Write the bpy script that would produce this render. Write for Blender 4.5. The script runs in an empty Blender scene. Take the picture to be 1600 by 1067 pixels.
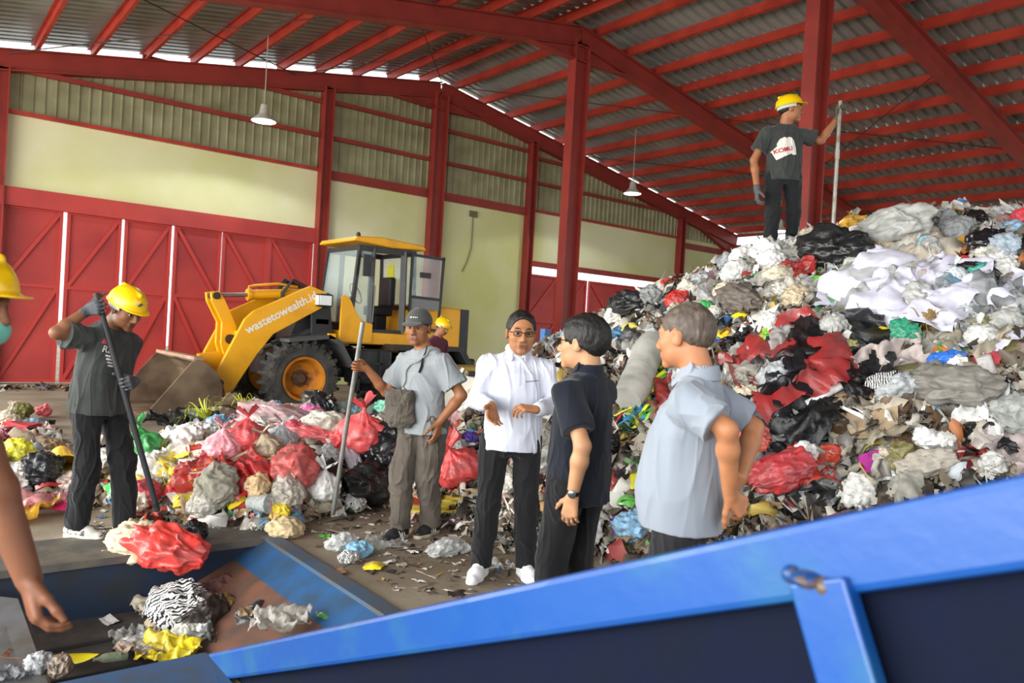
import bpy, bmesh, math, random
import numpy as np
from mathutils import Vector, Matrix, Euler, Quaternion
from mathutils.bvhtree import BVHTree
SC = bpy.context.scene
COL = SC.collection
PI = math.pi
RNG = random.Random(7)

# ---------------------------------------------------------------- camera model
FPX = 1207.0
YAW, PITCH, ROLL, CAMH = 0.6752, -0.0094, 0.05674, 1.52
def cam_axes():
    cy, sy, cp, sp = math.cos(YAW), math.sin(YAW), math.cos(PITCH), math.sin(PITCH)
    f = np.array([sy*cp, cy*cp, sp]); r = np.array([cy, -sy, 0.0]); u = np.cross(r, f)
    cr, sr = math.cos(ROLL), math.sin(ROLL)
    return r*cr+u*sr, -r*sr+u*cr, f
CR, CU, CF = cam_axes()
CPOS = np.array([0, 0, CAMH])
def ray(x, y): return CF + CR*(x-800)/FPX - CU*(y-533.5)/FPX
def onz(x, y, z): d = ray(x, y); return Vector(CPOS+d*(z-CAMH)/d[2])
def ony(x, y, Y): d = ray(x, y); return Vector(CPOS+d*Y/d[1])
def onx(x, y, X): d = ray(x, y); return Vector(CPOS+d*X/d[0])
def dep(x, y, t): return Vector(CPOS+ray(x, y)*t)
def proj(p):
    q = np.array(p)-CPOS; k = q@CF
    return 800+FPX*(q@CR)/k, 533.5-FPX*(q@CU)/k, k

# ---------------------------------------------------------------- materials
def srgb(h):
    if isinstance(h, str):
        h = h.lstrip('#'); c = [int(h[i:i+2], 16)/255 for i in (0, 2, 4)]
    else: c = h
    return tuple(x/12.92 if x <= .04045 else ((x+.055)/1.055)**2.4 for x in c)
MATS = {}
def mat(name, color='#808080', rough=.6, metal=0., spec=.5, noise=None, bump=None, emit=None, alpha=None,
        objcol=False, vcol=None, trans=0., coat=0., sheen=0., sss=0.):
    """noise=(scale, colour2, amount lo, hi)  bump=(scale, strength)"""
    if name in MATS: return MATS[name]
    m = bpy.data.materials.new(name); m.use_nodes = True
    nt = m.node_tree; N = nt.nodes; L = nt.links
    b = N['Principled BSDF']
    b.inputs['Roughness'].default_value = rough
    b.inputs['Metallic'].default_value = metal
    b.inputs['Specular IOR Level'].default_value = spec
    if coat: b.inputs['Coat Weight'].default_value = coat
    if sheen: b.inputs['Sheen Weight'].default_value = sheen
    if sss:
        b.inputs['Subsurface Weight'].default_value = sss
        b.inputs['Subsurface Radius'].default_value = (.01, .004, .002)
    col = (*srgb(color), 1)
    src = None
    if objcol:
        n = N.new('ShaderNodeObjectInfo'); src = n.outputs['Color']
    elif vcol:
        n = N.new('ShaderNodeVertexColor'); n.layer_name = vcol; src = n.outputs['Color']
    if noise:
        ns = N.new('ShaderNodeTexNoise'); ns.inputs['Scale'].default_value = noise[0]; ns.inputs['Detail'].default_value = 6
        tc = N.new('ShaderNodeTexCoord'); L.new(tc.outputs['Object'], ns.inputs['Vector'])
        rp = N.new('ShaderNodeMapRange'); rp.inputs['From Min'].default_value = noise[2]; rp.inputs['From Max'].default_value = noise[3]
        L.new(ns.outputs['Fac'], rp.inputs['Value'])
        mx = N.new('ShaderNodeMix'); mx.data_type = 'RGBA'
        L.new(rp.outputs['Result'], mx.inputs['Factor'])
        if src: L.new(src, mx.inputs['A'])
        else: mx.inputs['A'].default_value = col
        if noise[1] is None and src:
            hs = N.new('ShaderNodeHueSaturation'); hs.inputs['Value'].default_value = .55; hs.inputs['Saturation'].default_value = .8
            L.new(src, hs.inputs['Color']); L.new(hs.outputs['Color'], mx.inputs['B'])
        else: mx.inputs['B'].default_value = (*srgb(noise[1]), 1)
        src = mx.outputs['Result']
    if src: L.new(src, b.inputs['Base Color'])
    else: b.inputs['Base Color'].default_value = col
    if bump:
        ns = N.new('ShaderNodeTexNoise'); ns.inputs['Scale'].default_value = bump[0]; ns.inputs['Detail'].default_value = 4
        tc = N.new('ShaderNodeTexCoord'); L.new(tc.outputs['Object'], ns.inputs['Vector'])
        bp = N.new('ShaderNodeBump'); bp.inputs['Strength'].default_value = bump[1]; bp.inputs['Distance'].default_value = .02
        L.new(ns.outputs['Fac'], bp.inputs['Height']); L.new(bp.outputs['Normal'], b.inputs['Normal'])
    if emit:
        b.inputs['Emission Color'].default_value = (*srgb(emit[0]), 1); b.inputs['Emission Strength'].default_value = emit[1]
    if alpha is not None: b.inputs['Alpha'].default_value = alpha
    if trans:  # thin translucent film
        out = N['Material Output']; tr = N.new('ShaderNodeBsdfTransparent'); tl = N.new('ShaderNodeBsdfTranslucent')
        m1 = N.new('ShaderNodeMixShader'); m2 = N.new('ShaderNodeMixShader')
        if src: L.new(src, tl.inputs['Color'])
        else: tl.inputs['Color'].default_value = col
        m1.inputs[0].default_value = .3; L.new(b.outputs[0], m1.inputs[1]); L.new(tl.outputs[0], m1.inputs[2])
        m2.inputs[0].default_value = trans; L.new(m1.outputs[0], m2.inputs[1]); L.new(tr.outputs[0], m2.inputs[2])
        L.new(m2.outputs[0], out.inputs[0])
    MATS[name] = m
    return m

# ---------------------------------------------------------------- objects
def tag(o, label=None, cat=None, group=None, kind=None):
    if label: o['label'] = label
    if cat: o['category'] = cat
    if group: o['group'] = group
    if kind: o['kind'] = kind
    return o
def empty(name, loc=(0, 0, 0), rz=0, label=None, cat=None, group=None, parent=None):
    o = bpy.data.objects.new(name, None); COL.objects.link(o); o.empty_display_size = .1
    o.location = loc; o.rotation_euler = (0, 0, rz)
    if parent: o.parent = parent
    return tag(o, label, cat, group)
def linkmesh(name, me, m=None, parent=None, smooth=None):
    o = bpy.data.objects.new(name, me); COL.objects.link(o)
    if m: me.materials.append(m)
    if parent: o.parent = parent
    if smooth is not None:
        me.polygons.foreach_set('use_smooth', [smooth]*len(me.polygons))
    return o
def copy_tree(o, parent=None):
    c = o.copy(); COL.objects.link(c)
    if parent: c.parent = parent
    for ch in o.children: copy_tree(ch, c)
    return c

class MB:
    """collects boxes, bars, tubes and lathed shapes into one mesh"""
    def __init__(s): s.v = []; s.f = []
    def add(s, vs, fs):
        n = len(s.v); s.v += [tuple(v) for v in vs]; s.f += [tuple(i+n for i in f) for f in fs]; return s
    def box(s, c, d, M=None):
        x, y, z = d[0]/2, d[1]/2, d[2]/2
        vs = [Vector((i, j, k)) for i in (-x, x) for j in (-y, y) for k in (-z, z)]
        vs = [(M @ v if M else v)+Vector(c) for v in vs]
        return s.add(vs, [(0, 1, 3, 2), (4, 6, 7, 5), (0, 4, 5, 1), (2, 3, 7, 6), (0, 2, 6, 4), (1, 5, 7, 3)])
    def b2(s, a, b):
        a, b = Vector(a), Vector(b); return s.box((a+b)/2, [abs(t) for t in (b-a)])
    def bar(s, a, b, w, h, up=(0, 0, 1)):
        a, b = Vector(a), Vector(b); y = (b-a).normalized(); x = y.cross(Vector(up))
        if x.length < 1e-4: x = y.cross(Vector((1, 0, 0)))
        x.normalize(); z = x.cross(y)
        return s.box((a+b)/2, (w, (b-a).length, h), Matrix((x, y, z)).transposed())
    def hbeam(s, a, b, depth, width, t=.02, up=(0, 0, 1)):
        a, b = Vector(a), Vector(b); y = (b-a).normalized(); x = y.cross(Vector(up))
        if x.length < 1e-4: x = Vector((1, 0, 0))
        x.normalize(); z = x.cross(y); o = z*(depth/2-t/2)
        s.bar(a+o, b+o, width, t, up); s.bar(a-o, b-o, width, t, up); s.bar(a, b, t, depth-2*t, up); return s
    def prism(s, pts, a, b):
        """polygon given as 3-D points, extruded by vector from offset a to b"""
        n = len(pts); P = [Vector(p) for p in pts]; a, b = Vector(a), Vector(b)
        vs = [p+a for p in P]+[p+b for p in P]
        fs = [tuple(range(n))[::-1], tuple(range(n, 2*n))]+[(i, (i+1) % n, n+(i+1) % n, n+i) for i in range(n)]
        return s.add(vs, fs)
    def tube(s, pts, r, n=10, cap=True, close=False):
        P = [Vector(p) for p in pts]; R = r if hasattr(r, '__len__') else [r]*len(P)
        vs = []; fs = []; m = len(P); prev = None
        for i, p in enumerate(P):
            t = (P[min(i+1, m-1)]-P[max(i-1, 0)]).normalized()
            if prev is None:
                x = t.cross(Vector((0, 0, 1)))
                if x.length < 1e-3: x = t.cross(Vector((1, 0, 0)))
            else: x = prev-t*prev.dot(t)
            x.normalize(); prev = x; y = t.cross(x)
            vs += [p+(x*math.cos(2*PI*k/n)+y*math.sin(2*PI*k/n))*R[i] for k in range(n)]
        for i in range(m-1):
            for k in range(n):
                a = i*n+k; b = i*n+(k+1) % n; fs.append((a, b, b+n, a+n))
        if cap: fs.append(tuple(range(n))[::-1]); fs.append(tuple((m-1)*n+k for k in range(n)))
        return s.add(vs, fs)
    def lathe(s, prof, c=(0, 0, 0), M=None, n=24):
        """profile of (radius, height) turned about local z"""
        vs = []; fs = []; m = len(prof)
        for r, z in prof:
            for k in range(n):
                v = Vector((r*math.cos(2*PI*k/n), r*math.sin(2*PI*k/n), z)); vs.append((M @ v if M else v)+Vector(c))
        for i in range(m-1):
            for k in range(n):
                a = i*n+k; b = i*n+(k+1) % n; fs.append((a, b, b+n, a+n))
        fs.append(tuple(range(n))[::-1]); fs.append(tuple((m-1)*n+k for k in range(n)))
        return s.add(vs, fs)
    def ball(s, c, r, n=12, sc=(1, 1, 1)):
        prof = [(max(1e-4, r*math.sin(PI*i/n)), -r*math.cos(PI*i/n)) for i in range(n+1)]
        return s.lathe(prof, c, Matrix.Diagonal(Vector(sc)), 2*n)
    def build(s, name, m, parent=None, smooth=False, bevel=0):
        me = bpy.data.meshes.new(name); me.from_pydata(s.v, [], s.f)
        bm = bmesh.new(); bm.from_mesh(me); bmesh.ops.recalc_face_normals(bm, faces=bm.faces[:]); bm.to_mesh(me); bm.free()
        o = linkmesh(name, me, m, parent)
        if smooth:
            me.polygons.foreach_set('use_smooth', [True]*len(me.polygons)); me.set_sharp_from_angle(angle=R(38))
        if bevel:
            bv = o.modifiers.new('bevel', 'BEVEL'); bv.width = bevel; bv.segments = 2; bv.limit_method = 'ANGLE'
        return o
def R(d): return math.radians(d)
def struct(name, mb, m, parent=None, **k):
    o = mb.build(name, m, parent, **k)
    if not parent: o['kind'] = 'structure'
    return o
RX90 = Matrix.Rotation(PI/2, 3, 'X'); RY90 = Matrix.Rotation(PI/2, 3, 'Y')

# ---------------------------------------------------------------- numpy noise
def _hash(ix, iy, iz, s):
    h = (ix.astype(np.int64)*374761393+iy.astype(np.int64)*668265263+iz.astype(np.int64)*2147483647+s*1442695041) & 0xffffffff
    h = ((h ^ (h >> 13))*1274126177) & 0xffffffff
    h = (h ^ (h >> 16)) & 0xffff
    return h/32767.5-1
def vnoise(P, seed=0):
    P = np.asarray(P, float); i = np.floor(P).astype(np.int64); f = P-i; f = f*f*(3-2*f); r = 0
    for a in (0, 1):
        for b in (0, 1):
            for c in (0, 1):
                w = (f[..., 0] if a else 1-f[..., 0])*(f[..., 1] if b else 1-f[..., 1])*(f[..., 2] if c else 1-f[..., 2])
                r = r+w*_hash(i[..., 0]+a, i[..., 1]+b, i[..., 2]+c, seed)
    return r
def fbm(P, seed=0, o=3):
    r = 0; a = 1.
    for k in range(o): r = r+a*vnoise(np.asarray(P)*2**k+k*17.3, seed+k); a *= .5
    return r
def ridge(P, seed=0, o=3):
    r = 0; a = 1.
    for k in range(o): r = r+a*(1-2*np.abs(vnoise(np.asarray(P)*2**k+k*11.7, seed+k))); a *= .5
    return r
# ================================================================ the hall
YG, YF2, YF3, XR, XE, XW = 18.0, 12.4, 6.8, 11.36, 25.05, -2.4
KS = .182
def zr(x): return 8.02-KS*abs(x-XR)          # centre line of the rafters
RED = mat('red_steel', '#94332a', .55, noise=(1.6, '#7c2a24', .4, .75), spec=.4)
REDL = mat('red_purlin', '#b03c2c', .5, noise=(2.0, '#8c2c25', .4, .75), spec=.3)
REDD = mat('red_door', '#b43a33', .55, noise=(.9, '#93292a', .35, .7), bump=(3, .2))
PLAS = mat('plaster', '#dedcb4', .85, noise=(.42, '#c9ca86', .40, .66), bump=(20, .1))
PLASL = mat('plaster_light', '#dcdac2', .85, noise=(.4, '#cfcda6', .4, .7))
CONC = mat('concrete', '#8f8371', .8, noise=(1.1, '#6a5c49', .38, .68), bump=(12, .25))
def siding_mat():
    m = mat('siding', '#9f9d7a', .42, metal=.15, noise=(2.0, '#807c5a', .35, .75)); return m
SID = siding_mat()
ROOF = mat('roof_sheet', '#a6b0ab', .36, metal=.3, noise=(.7, '#7a837f', .3, .7))

def corrug(x0, x1, z0f, z1f, y, pitch=.2, d=.035):
    """trapezoid ribbed sheet standing in the XZ plane, facing -Y"""
    prof = []; x = x0
    while x < x1:
        for dx, dy in ((0, 0), (.26, 0), (.29, -d), (.32, -d)): 
            if x+dx*pitch/.34 < x1: prof.append((x+dx*pitch/.34, dy))
        x += pitch
    prof.append((x1, 0)); vs = []; fs = []
    for i, (px_, dy) in enumerate(prof):
        vs += [(px_, y+dy, z0f(px_)), (px_, y+dy, z1f(px_))]
        if i: fs.append((2*i-2, 2*i, 2*i+1, 2*i-1))
    return vs, fs

# floor with the pit opening 
PX0, PX1, PY0, PY1 = -3.2, 2.06, 3.5, 5.2
f = MB()
for a, b in (((-30, -30, -.3), (PX0, 40, 0)), ((PX1, -30, -.3), (60, 40, 0)), ((PX0, PY1, -.3), (PX1, 40, 0)), ((PX0, -30, -.3), (PX1, PY0, 0))): f.b2(a, b)
f.b2((PX0, PY0, -.6), (PX1, PY1, -.5))
struct('floor', f, CONC)

# gable wall
w = MB()
w.b2((XW, YG, 3.85), (8.15, YG+.15, 5.3)); w.b2((XW, YG, 0), (1.35, YG+.15, 3.85))
w.b2((8.15, YG, 0), (14.7, YG+.15, 5.3))
w.b2((14.7, YG, 3.75), (21.75, YG+.15, 5.3))
w.b2((21.75, YG, 0), (XE, YG+.15, 5.3))
struct('wall_back', w, PLAS)
s = MB()
for a, b in ((XW, 8.1), (8.2, 11.3), (11.45, 14.7), (14.8, 21.7), (21.8, XE)):
    s.add(*corrug(a, b, lambda x: 5.22, lambda x: zr(x)-.1, YG+.06))
sd = struct('wall_back_siding', s, SID)

# right side wall
w = MB(); w.b2((XE, 6, 0), (XE+.15, YG, 4.6)); struct('wall_right', w, PLASL)
s = MB(); vs, fs = corrug(-YG, 30, lambda x: 4.6, lambda x: 5.35, 0, pitch=.34)
s.add([(XE+.05+v[1], -v[0], v[2]) for v in vs], fs); struct('wall_right_siding', s, SID)

# columns
def column(name_x, y, zt, dp=.36, wd=.2, base=0):
    m = MB(); m.hbeam((name_x, y, base), (name_x, y, zt), dp, wd, .025, up=(1, 0, 0))
    return m
k = 0
COLS = [(1.42, YG-.12, .28, 'steel column at the left end of the gable wall'),
        (8.12, YG-.12, .26, 'red steel column of the gable wall right of the sliding doors'),
        (XR, YG-.15, .40, 'red steel ridge column against the gable wall behind the loader'),
        (14.72, YG-.12, .24, 'slim red column of the gable wall right of the ridge'),
        (21.75, YG-.12, .24, 'slim red column beside the right sliding doors'),
        (XE-.1, YG-.15, .40, 'red corner column where gable wall meets side wall'),
        (XR, YF2, .42, 'red free-standing ridge column behind the two polo shirt men'),
        (XR, YF3, .42, 'red ridge column rising behind the man on the heap'),
        (XE-.15, YF2, .4, ''), (XE-.15, YF3, .4, ''), (XE-.15, 1.2, .4, '')]
for x, y, dp, lb in COLS:
    m = column(x, y, zr(x)-.12, dp, .24)
    if x == XR: m.b2((x-.3, y-.25, 0), (x+.3, y+.25, .03))
    o = m.build('column', RED); o['kind'] = 'structure'
# rafters
for n, y in enumerate((YG-.12, YF2, YF3, 1.2, -4.4)):
    m = MB()
    for sx, xe in ((-1, XW), (1, XE)):
        a = Vector((XR, y, zr(XR))); b = Vector((xe, y, zr(xe)))
        m.hbeam(a, b, .42, .22, .025)
        # haunches at ridge and eave
        for p, q, dd in ((XR, XR+sx*1.5, .38), (xe, xe-sx*2.2, .5)):
            m.prism([(p, y, zr(p)-.15), (q, y, zr(q)-.15), (p, y, zr(p)-.15-dd)], (0, -.012, 0), (0, .012, 0))
            m.bar((p, y, zr(p)-.15-dd), (q, y, zr(q)-.2), .2, .025)
    o = m.build('rafter', RED); o['kind'] = 'structure'
# purlins (C channels)
xs = [XR+.42+.985*i for i in range(14)]+[XR-.5-.985*i for i in range(14)]
for x in xs:
    z = zr(x)+.31; m = MB(); sx = 1 if x > XR else -1
    tilt = Matrix.Rotation(math.atan(KS)*sx, 3, 'Y')
    for c, d in (((0, 0, 0), (.016, 24.2, .2)), ((.035*sx, 0, .095), (.07, 24.2, .014)), ((.035*sx, 0, -.095), (.07, 24.2, .014))):
        cc = tilt @ Vector(c); m.box((x+cc.x, 6.1, z+cc.z), d, tilt)
    o = m.build('purlin', REDL); o['kind'] = 'structure'
# roof sheets: ribs run down the slope
for sx, xe, nm in ((-1, XW-.6, 'ceiling_left'), (1, XE+.7, 'ceiling_right')):
    vs = []; fs = []; y = -7.; prof = []
    while y < YG+.25:
        prof += [(y, 0), (y+.14, 0), (y+.17, .05), (y+.22, .05)]; y += .25
    for i, (yy, dz) in enumerate(prof):
        vs += [(XR, yy, zr(XR)+.43+dz), (xe, yy, zr(xe)+.43+dz)]
        if i: fs.append((2*i-2, 2*i, 2*i+1, 2*i-1))
    m = MB(); m.add(vs, fs); struct(nm, m, ROOF)
m = MB(); m.b2((XR-.3, -7, zr(XR)+.5), (XR+.3, YG+.3, zr(XR)+.55)); struct('trim_ridge', m, ROOF)
# girts and beams on the gable
def girt(x0, x1, z, h, mt=RED, d=.1, name='girt', y=YG-.02):
    m = MB(); m.b2((x0, y-d, z-h/2), (x1, y, z+h/2)); o = m.build(name, mt); o['kind'] = 'structure'
for x0, x1 in ((8.2, 11.2), (11.55, 14.65)): girt(x0, x1, 5.2, .22)
girt(1.5, 8.05, 5.28, .07, REDL); girt(14.8, 21.7, 5.28, .07, REDL); girt(21.8, XE, 5.05, .2)
for x0, x1, zz in ((1.5, 8.05, 6.12), (3.9, 8.05, 6.95), (8.2, 11.2, 6.12), (8.2, 11.2, 7.0), (11.55, 14.65, 6.12), (11.55, 14.65, 7.0), (14.8, 21.7, 6.12), (14.8, 17.5, 6.85)):
    girt(x0, x1, zz, .09)
# sliding doors
def door(n, x0, x1, h, diag, rail=1.95, posts=True, y=YG+.02):
    m = MB(); m.b2((x0, y, .02), (x1, y+.03, h))
    o = m.build('door_%d' % n, REDD); o['kind'] = 'structure'
    fr = MB(); t = .06
    fr.b2((x0, y-.05, 0.02), (x0+t, y, h)); fr.b2((x1-t, y-.05, .02), (x1, y, h))
    for z in (.05, rail, h-.03): fr.b2((x0+t, y-.05, z-t/2), (x1-t, y, z+t/2))
    for up, dg in ((1, diag[0]), (0, diag[1])):
        za, zb = (rail+t/2, h-.06) if up else (.08, rail-t/2)
        if dg == '/': fr.bar((x0+t, y-.028, za), (x1-t, y-.028, zb), .07, .04, up=(0, 1, 0))
        if dg == '\\': fr.bar((x1-t, y-.028, za), (x0+t, y-.028, zb), .07, .04, up=(0, 1, 0))
    fr.build('door_frame', mat('red_frame', '#b2332d', .5), o)
    return o
edges = [(1.56, 2.60), (2.67, 3.68), (3.74, 4.68), (4.74, 5.76), (5.79, 6.85), (6.87, 7.97)]
dg = ['//', '//', '//', '\\\\', '\\ ', '\\ ']
for i, (a, b) in enumerate(edges): door(i+1, a, b, 3.5, dg[i])
girt(1.5, 8.05, 3.65, .36, REDD, .14, 'door_header')
ed = [(14.85, 16.1), (16.12, 17.35), (17.45, 18.8), (18.82, 20.1), (20.12, 21.6)]
for i, (a, b) in enumerate(ed): door(i+7, a, b, 3.38, ['//', '//', '\\\\', '//', '\\\\'][i])
girt(14.8, 21.7, 3.68, .16, RED, .14, 'door_header')
# brace rods under the roof
rods = [((1.5, YG-.2), (7.2, YF2)), ((1.5, YF2), (7.2, YG-.2)), ((7.2, YG-.2), (XR, YF2)), ((7.2, YF2), (XR, YG-.2)),
        ((XR, YG-.2), (16, YF2)), ((XR, YF2), (16, YG-.2)), ((16, YF2), (20.5, YF3)), ((20.5, YF2), (16, YF3)), ((-1, YF2), (4, YF3)), ((16.5, YG-.2), (20.5, YF2))]
for (xa, ya), (xb, yb) in rods:
    m = MB(); m.tube([(xa, ya, zr(xa)+.12), (xb, yb, zr(xb)+.12)], .012, 6)
    o = m.build('brace_rod', mat('rod', '#3a2a26', .6)); o['kind'] = 'structure'
# eave beam along the right side
m = MB(); m.hbeam((XE-.15, -6, 5.12), (XE-.15, YG-.3, 5.12), .36, .2, .02); o = m.build('eave_beam', RED); o['kind'] = 'structure'
m = MB(); m.b2((XE-.35, -6, 5.66), (XE-.25, YG-.3, 5.76)); o = m.build('eave_strut', RED); o['kind'] = 'structure'
# stains and fittings
m = MB(); m.b2((12.6, YG-.06, 4.78), (12.85, YG-.001, 4.95)); m.tube([(12.72, YG-.03, 4.8), (12.72, YG-.03, 3.9), (12.6, YG-.03, 3.5), (12.45, YG-.03, 3.2)], .012, 6)
o = m.build('junction_box', mat('jbox', '#6d6a49', .7)); tag(o, 'small junction box with hanging wire on the plaster wall right of the loader', 'junction box')

# high bay lamps
def high_bay(p, ztop, power, label):
    r = empty('high_bay_lamp', p, 0, label, 'lamp')
    m = MB(); m.lathe([(.04, .36), (.07, .34), (.1, .16), (.12, .13), (.24, .02), (.25, 0), (.245, 0), (.22, .03), (.1, .12), (.01, .12)], n=24)
    m.build('reflector', mat('lamp_metal', '#c9c9b8', .35, metal=.3), r, smooth=True)
    m = MB(); m.lathe([(.01, .005), (.225, .005), (.225, .012), (.01, .012)], n=24); m.build('diffuser', mat('lamp_glow', '#ffffff', .5, emit=('#f4fbff', 14)), r)
    m = MB(); m.tube([(0, 0, .36), (0, 0, ztop-p[2])], .01, 6); m.build('hanging_rod', mat('rod_grey', '#a9a496', .5), r)
    l = bpy.data.lights.new('lamp_light', 'SPOT'); l.energy = power; l.spot_size = R(150); l.shadow_soft_size = .2; l.color = (.95, 1, .98)
    lo = bpy.data.objects.new('lamp_light', l); COL.objects.link(lo); lo.parent = r; lo.location = (0, 0, -.03)
pL = dep(412, 190, 15.7); high_bay(pL, zr(pL.x)+.3, 160, 'bright high bay lamp on a thin rod above the loader bucket')
pL = dep(988, 303, 21.6); high_bay(pL, zr(pL.x)+.3, 160, 'white high bay lamp hanging right of the free-standing ridge column')
pL = dep(1218, 362, 22.5); high_bay(pL, zr(pL.x)+.3, 160, 'distant high bay lamp seen between the legs of the man on the heap')
# ================================================================ height of the waste over the floor
F2 = np.array([math.sin(YAW), math.cos(YAW)]); R2 = np.array([math.cos(YAW), -math.sin(YAW)])
MK = np.array([(690, 6.0, 8.6, .50), (760, 5.7, 9, .88), (820, 5.35, 9, 1.18), (870, 5.05, 9, 1.40), (960, 5.2, 9, 1.84), (1040, 5.0, 8.6, 2.10), (1110, 4.8, 8.3, 2.28),
      (1180, 4.7, 8, 2.43), (1240, 4.6, 7.9, 2.52), (1330, 4.4, 7.7, 2.68), (1400, 4.2, 7.5, 2.76), (1500, 4.0, 7.3, 2.79), (1600, 3.8, 7.1, 2.80), (1800, 3.5, 6.8, 2.7), (2300, 3.2, 6.5, 2.4)], float)
LK = np.array([(-300, 5.6, 9.0, .25), (0, 5.55, 9.0, .26), (90, 5.7, 8.8, .20), (120, 5.9, 7.2, .12), (180, 5.8, 7.0, .12), (240, 5.6, 8.0, .30), (330, 5.45, 9.0, .40), (440, 5.45, 9.6, .45), (520, 5.9, 9.9, .46), (600, 6.4, 9.9, .46),
      (660, 6.4, 9.8, .48), (740, 6.1, 9.4, .50), (800, 5.9, 9.0, .45), (900, 5.9, 9.0, .4), (1000, 6, 9, .0)], float)
def sstep(t): t = np.clip(t, 0, 1); return t*t*(3-2*t)
def Hraw(X, Y):
    X = np.asarray(X, float); Y = np.asarray(Y, float)
    d = X*F2[0]+Y*F2[1]; a = X*R2[0]+Y*R2[1]; dd = np.maximum(d, .3)
    ix = 800+FPX*a/dd; I = lambda K, j: np.interp(ix, K[:, 0], K[:, j])
    t = (dd-I(MK, 1))/(I(MK, 2)-I(MK, 1)); tt = np.clip(t, 0, 1)
    m = I(MK, 3)*np.sin(PI/2*tt**.92)
    back = np.clip((dd-I(MK, 2)-.4)/4.5, 0, 1); m = m*(1-back**1.3)
    m = np.where(ix < 690, m*np.clip((ix-640)/50, 0, 1), m)
    l = I(LK, 3)*sstep((dd-I(LK, 1))/.7)*sstep((I(LK, 2)-dd)/.9); l = np.where(ix > 1000, 0, l)
    h = np.maximum(m, l); h = np.where((d < 1.5) | (dd > 16), 0, h); return h
def H(X, Y):
    h = Hraw(X, Y); P = np.stack([np.asarray(X, float), np.asarray(Y, float), np.zeros_like(np.asarray(X, float))], -1)
    return h+np.clip(h*1.6, 0, 1)*(.055*vnoise(P*1.7, 5)+.035*vnoise(P*4.1, 6))
def hit(x, y, up=0.):
    r_ = ray(x, y); t = np.linspace(2.2, 16, 1400); P = CPOS+r_[None]*t[:, None]
    below = P[:, 2]-up < H(P[:, 0], P[:, 1])
    ok = t < 9.6; g_ = P[:, 2]-H(P[:, 0], P[:, 1]); near = below & (t < 12)
    i = int(np.argmax(near)) if near.any() else int(np.argmin(np.where(ok, g_, 99)))
    q = Vector(P[i]); q.z = float(H(q.x, q.y)); return q
def Hn(x, y):
    e = .12; return Vector((-(float(H(x+e, y))-float(H(x-e, y)))/(2*e), -(float(H(x, y+e))-float(H(x, y-e)))/(2*e), 1)).normalized()
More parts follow.
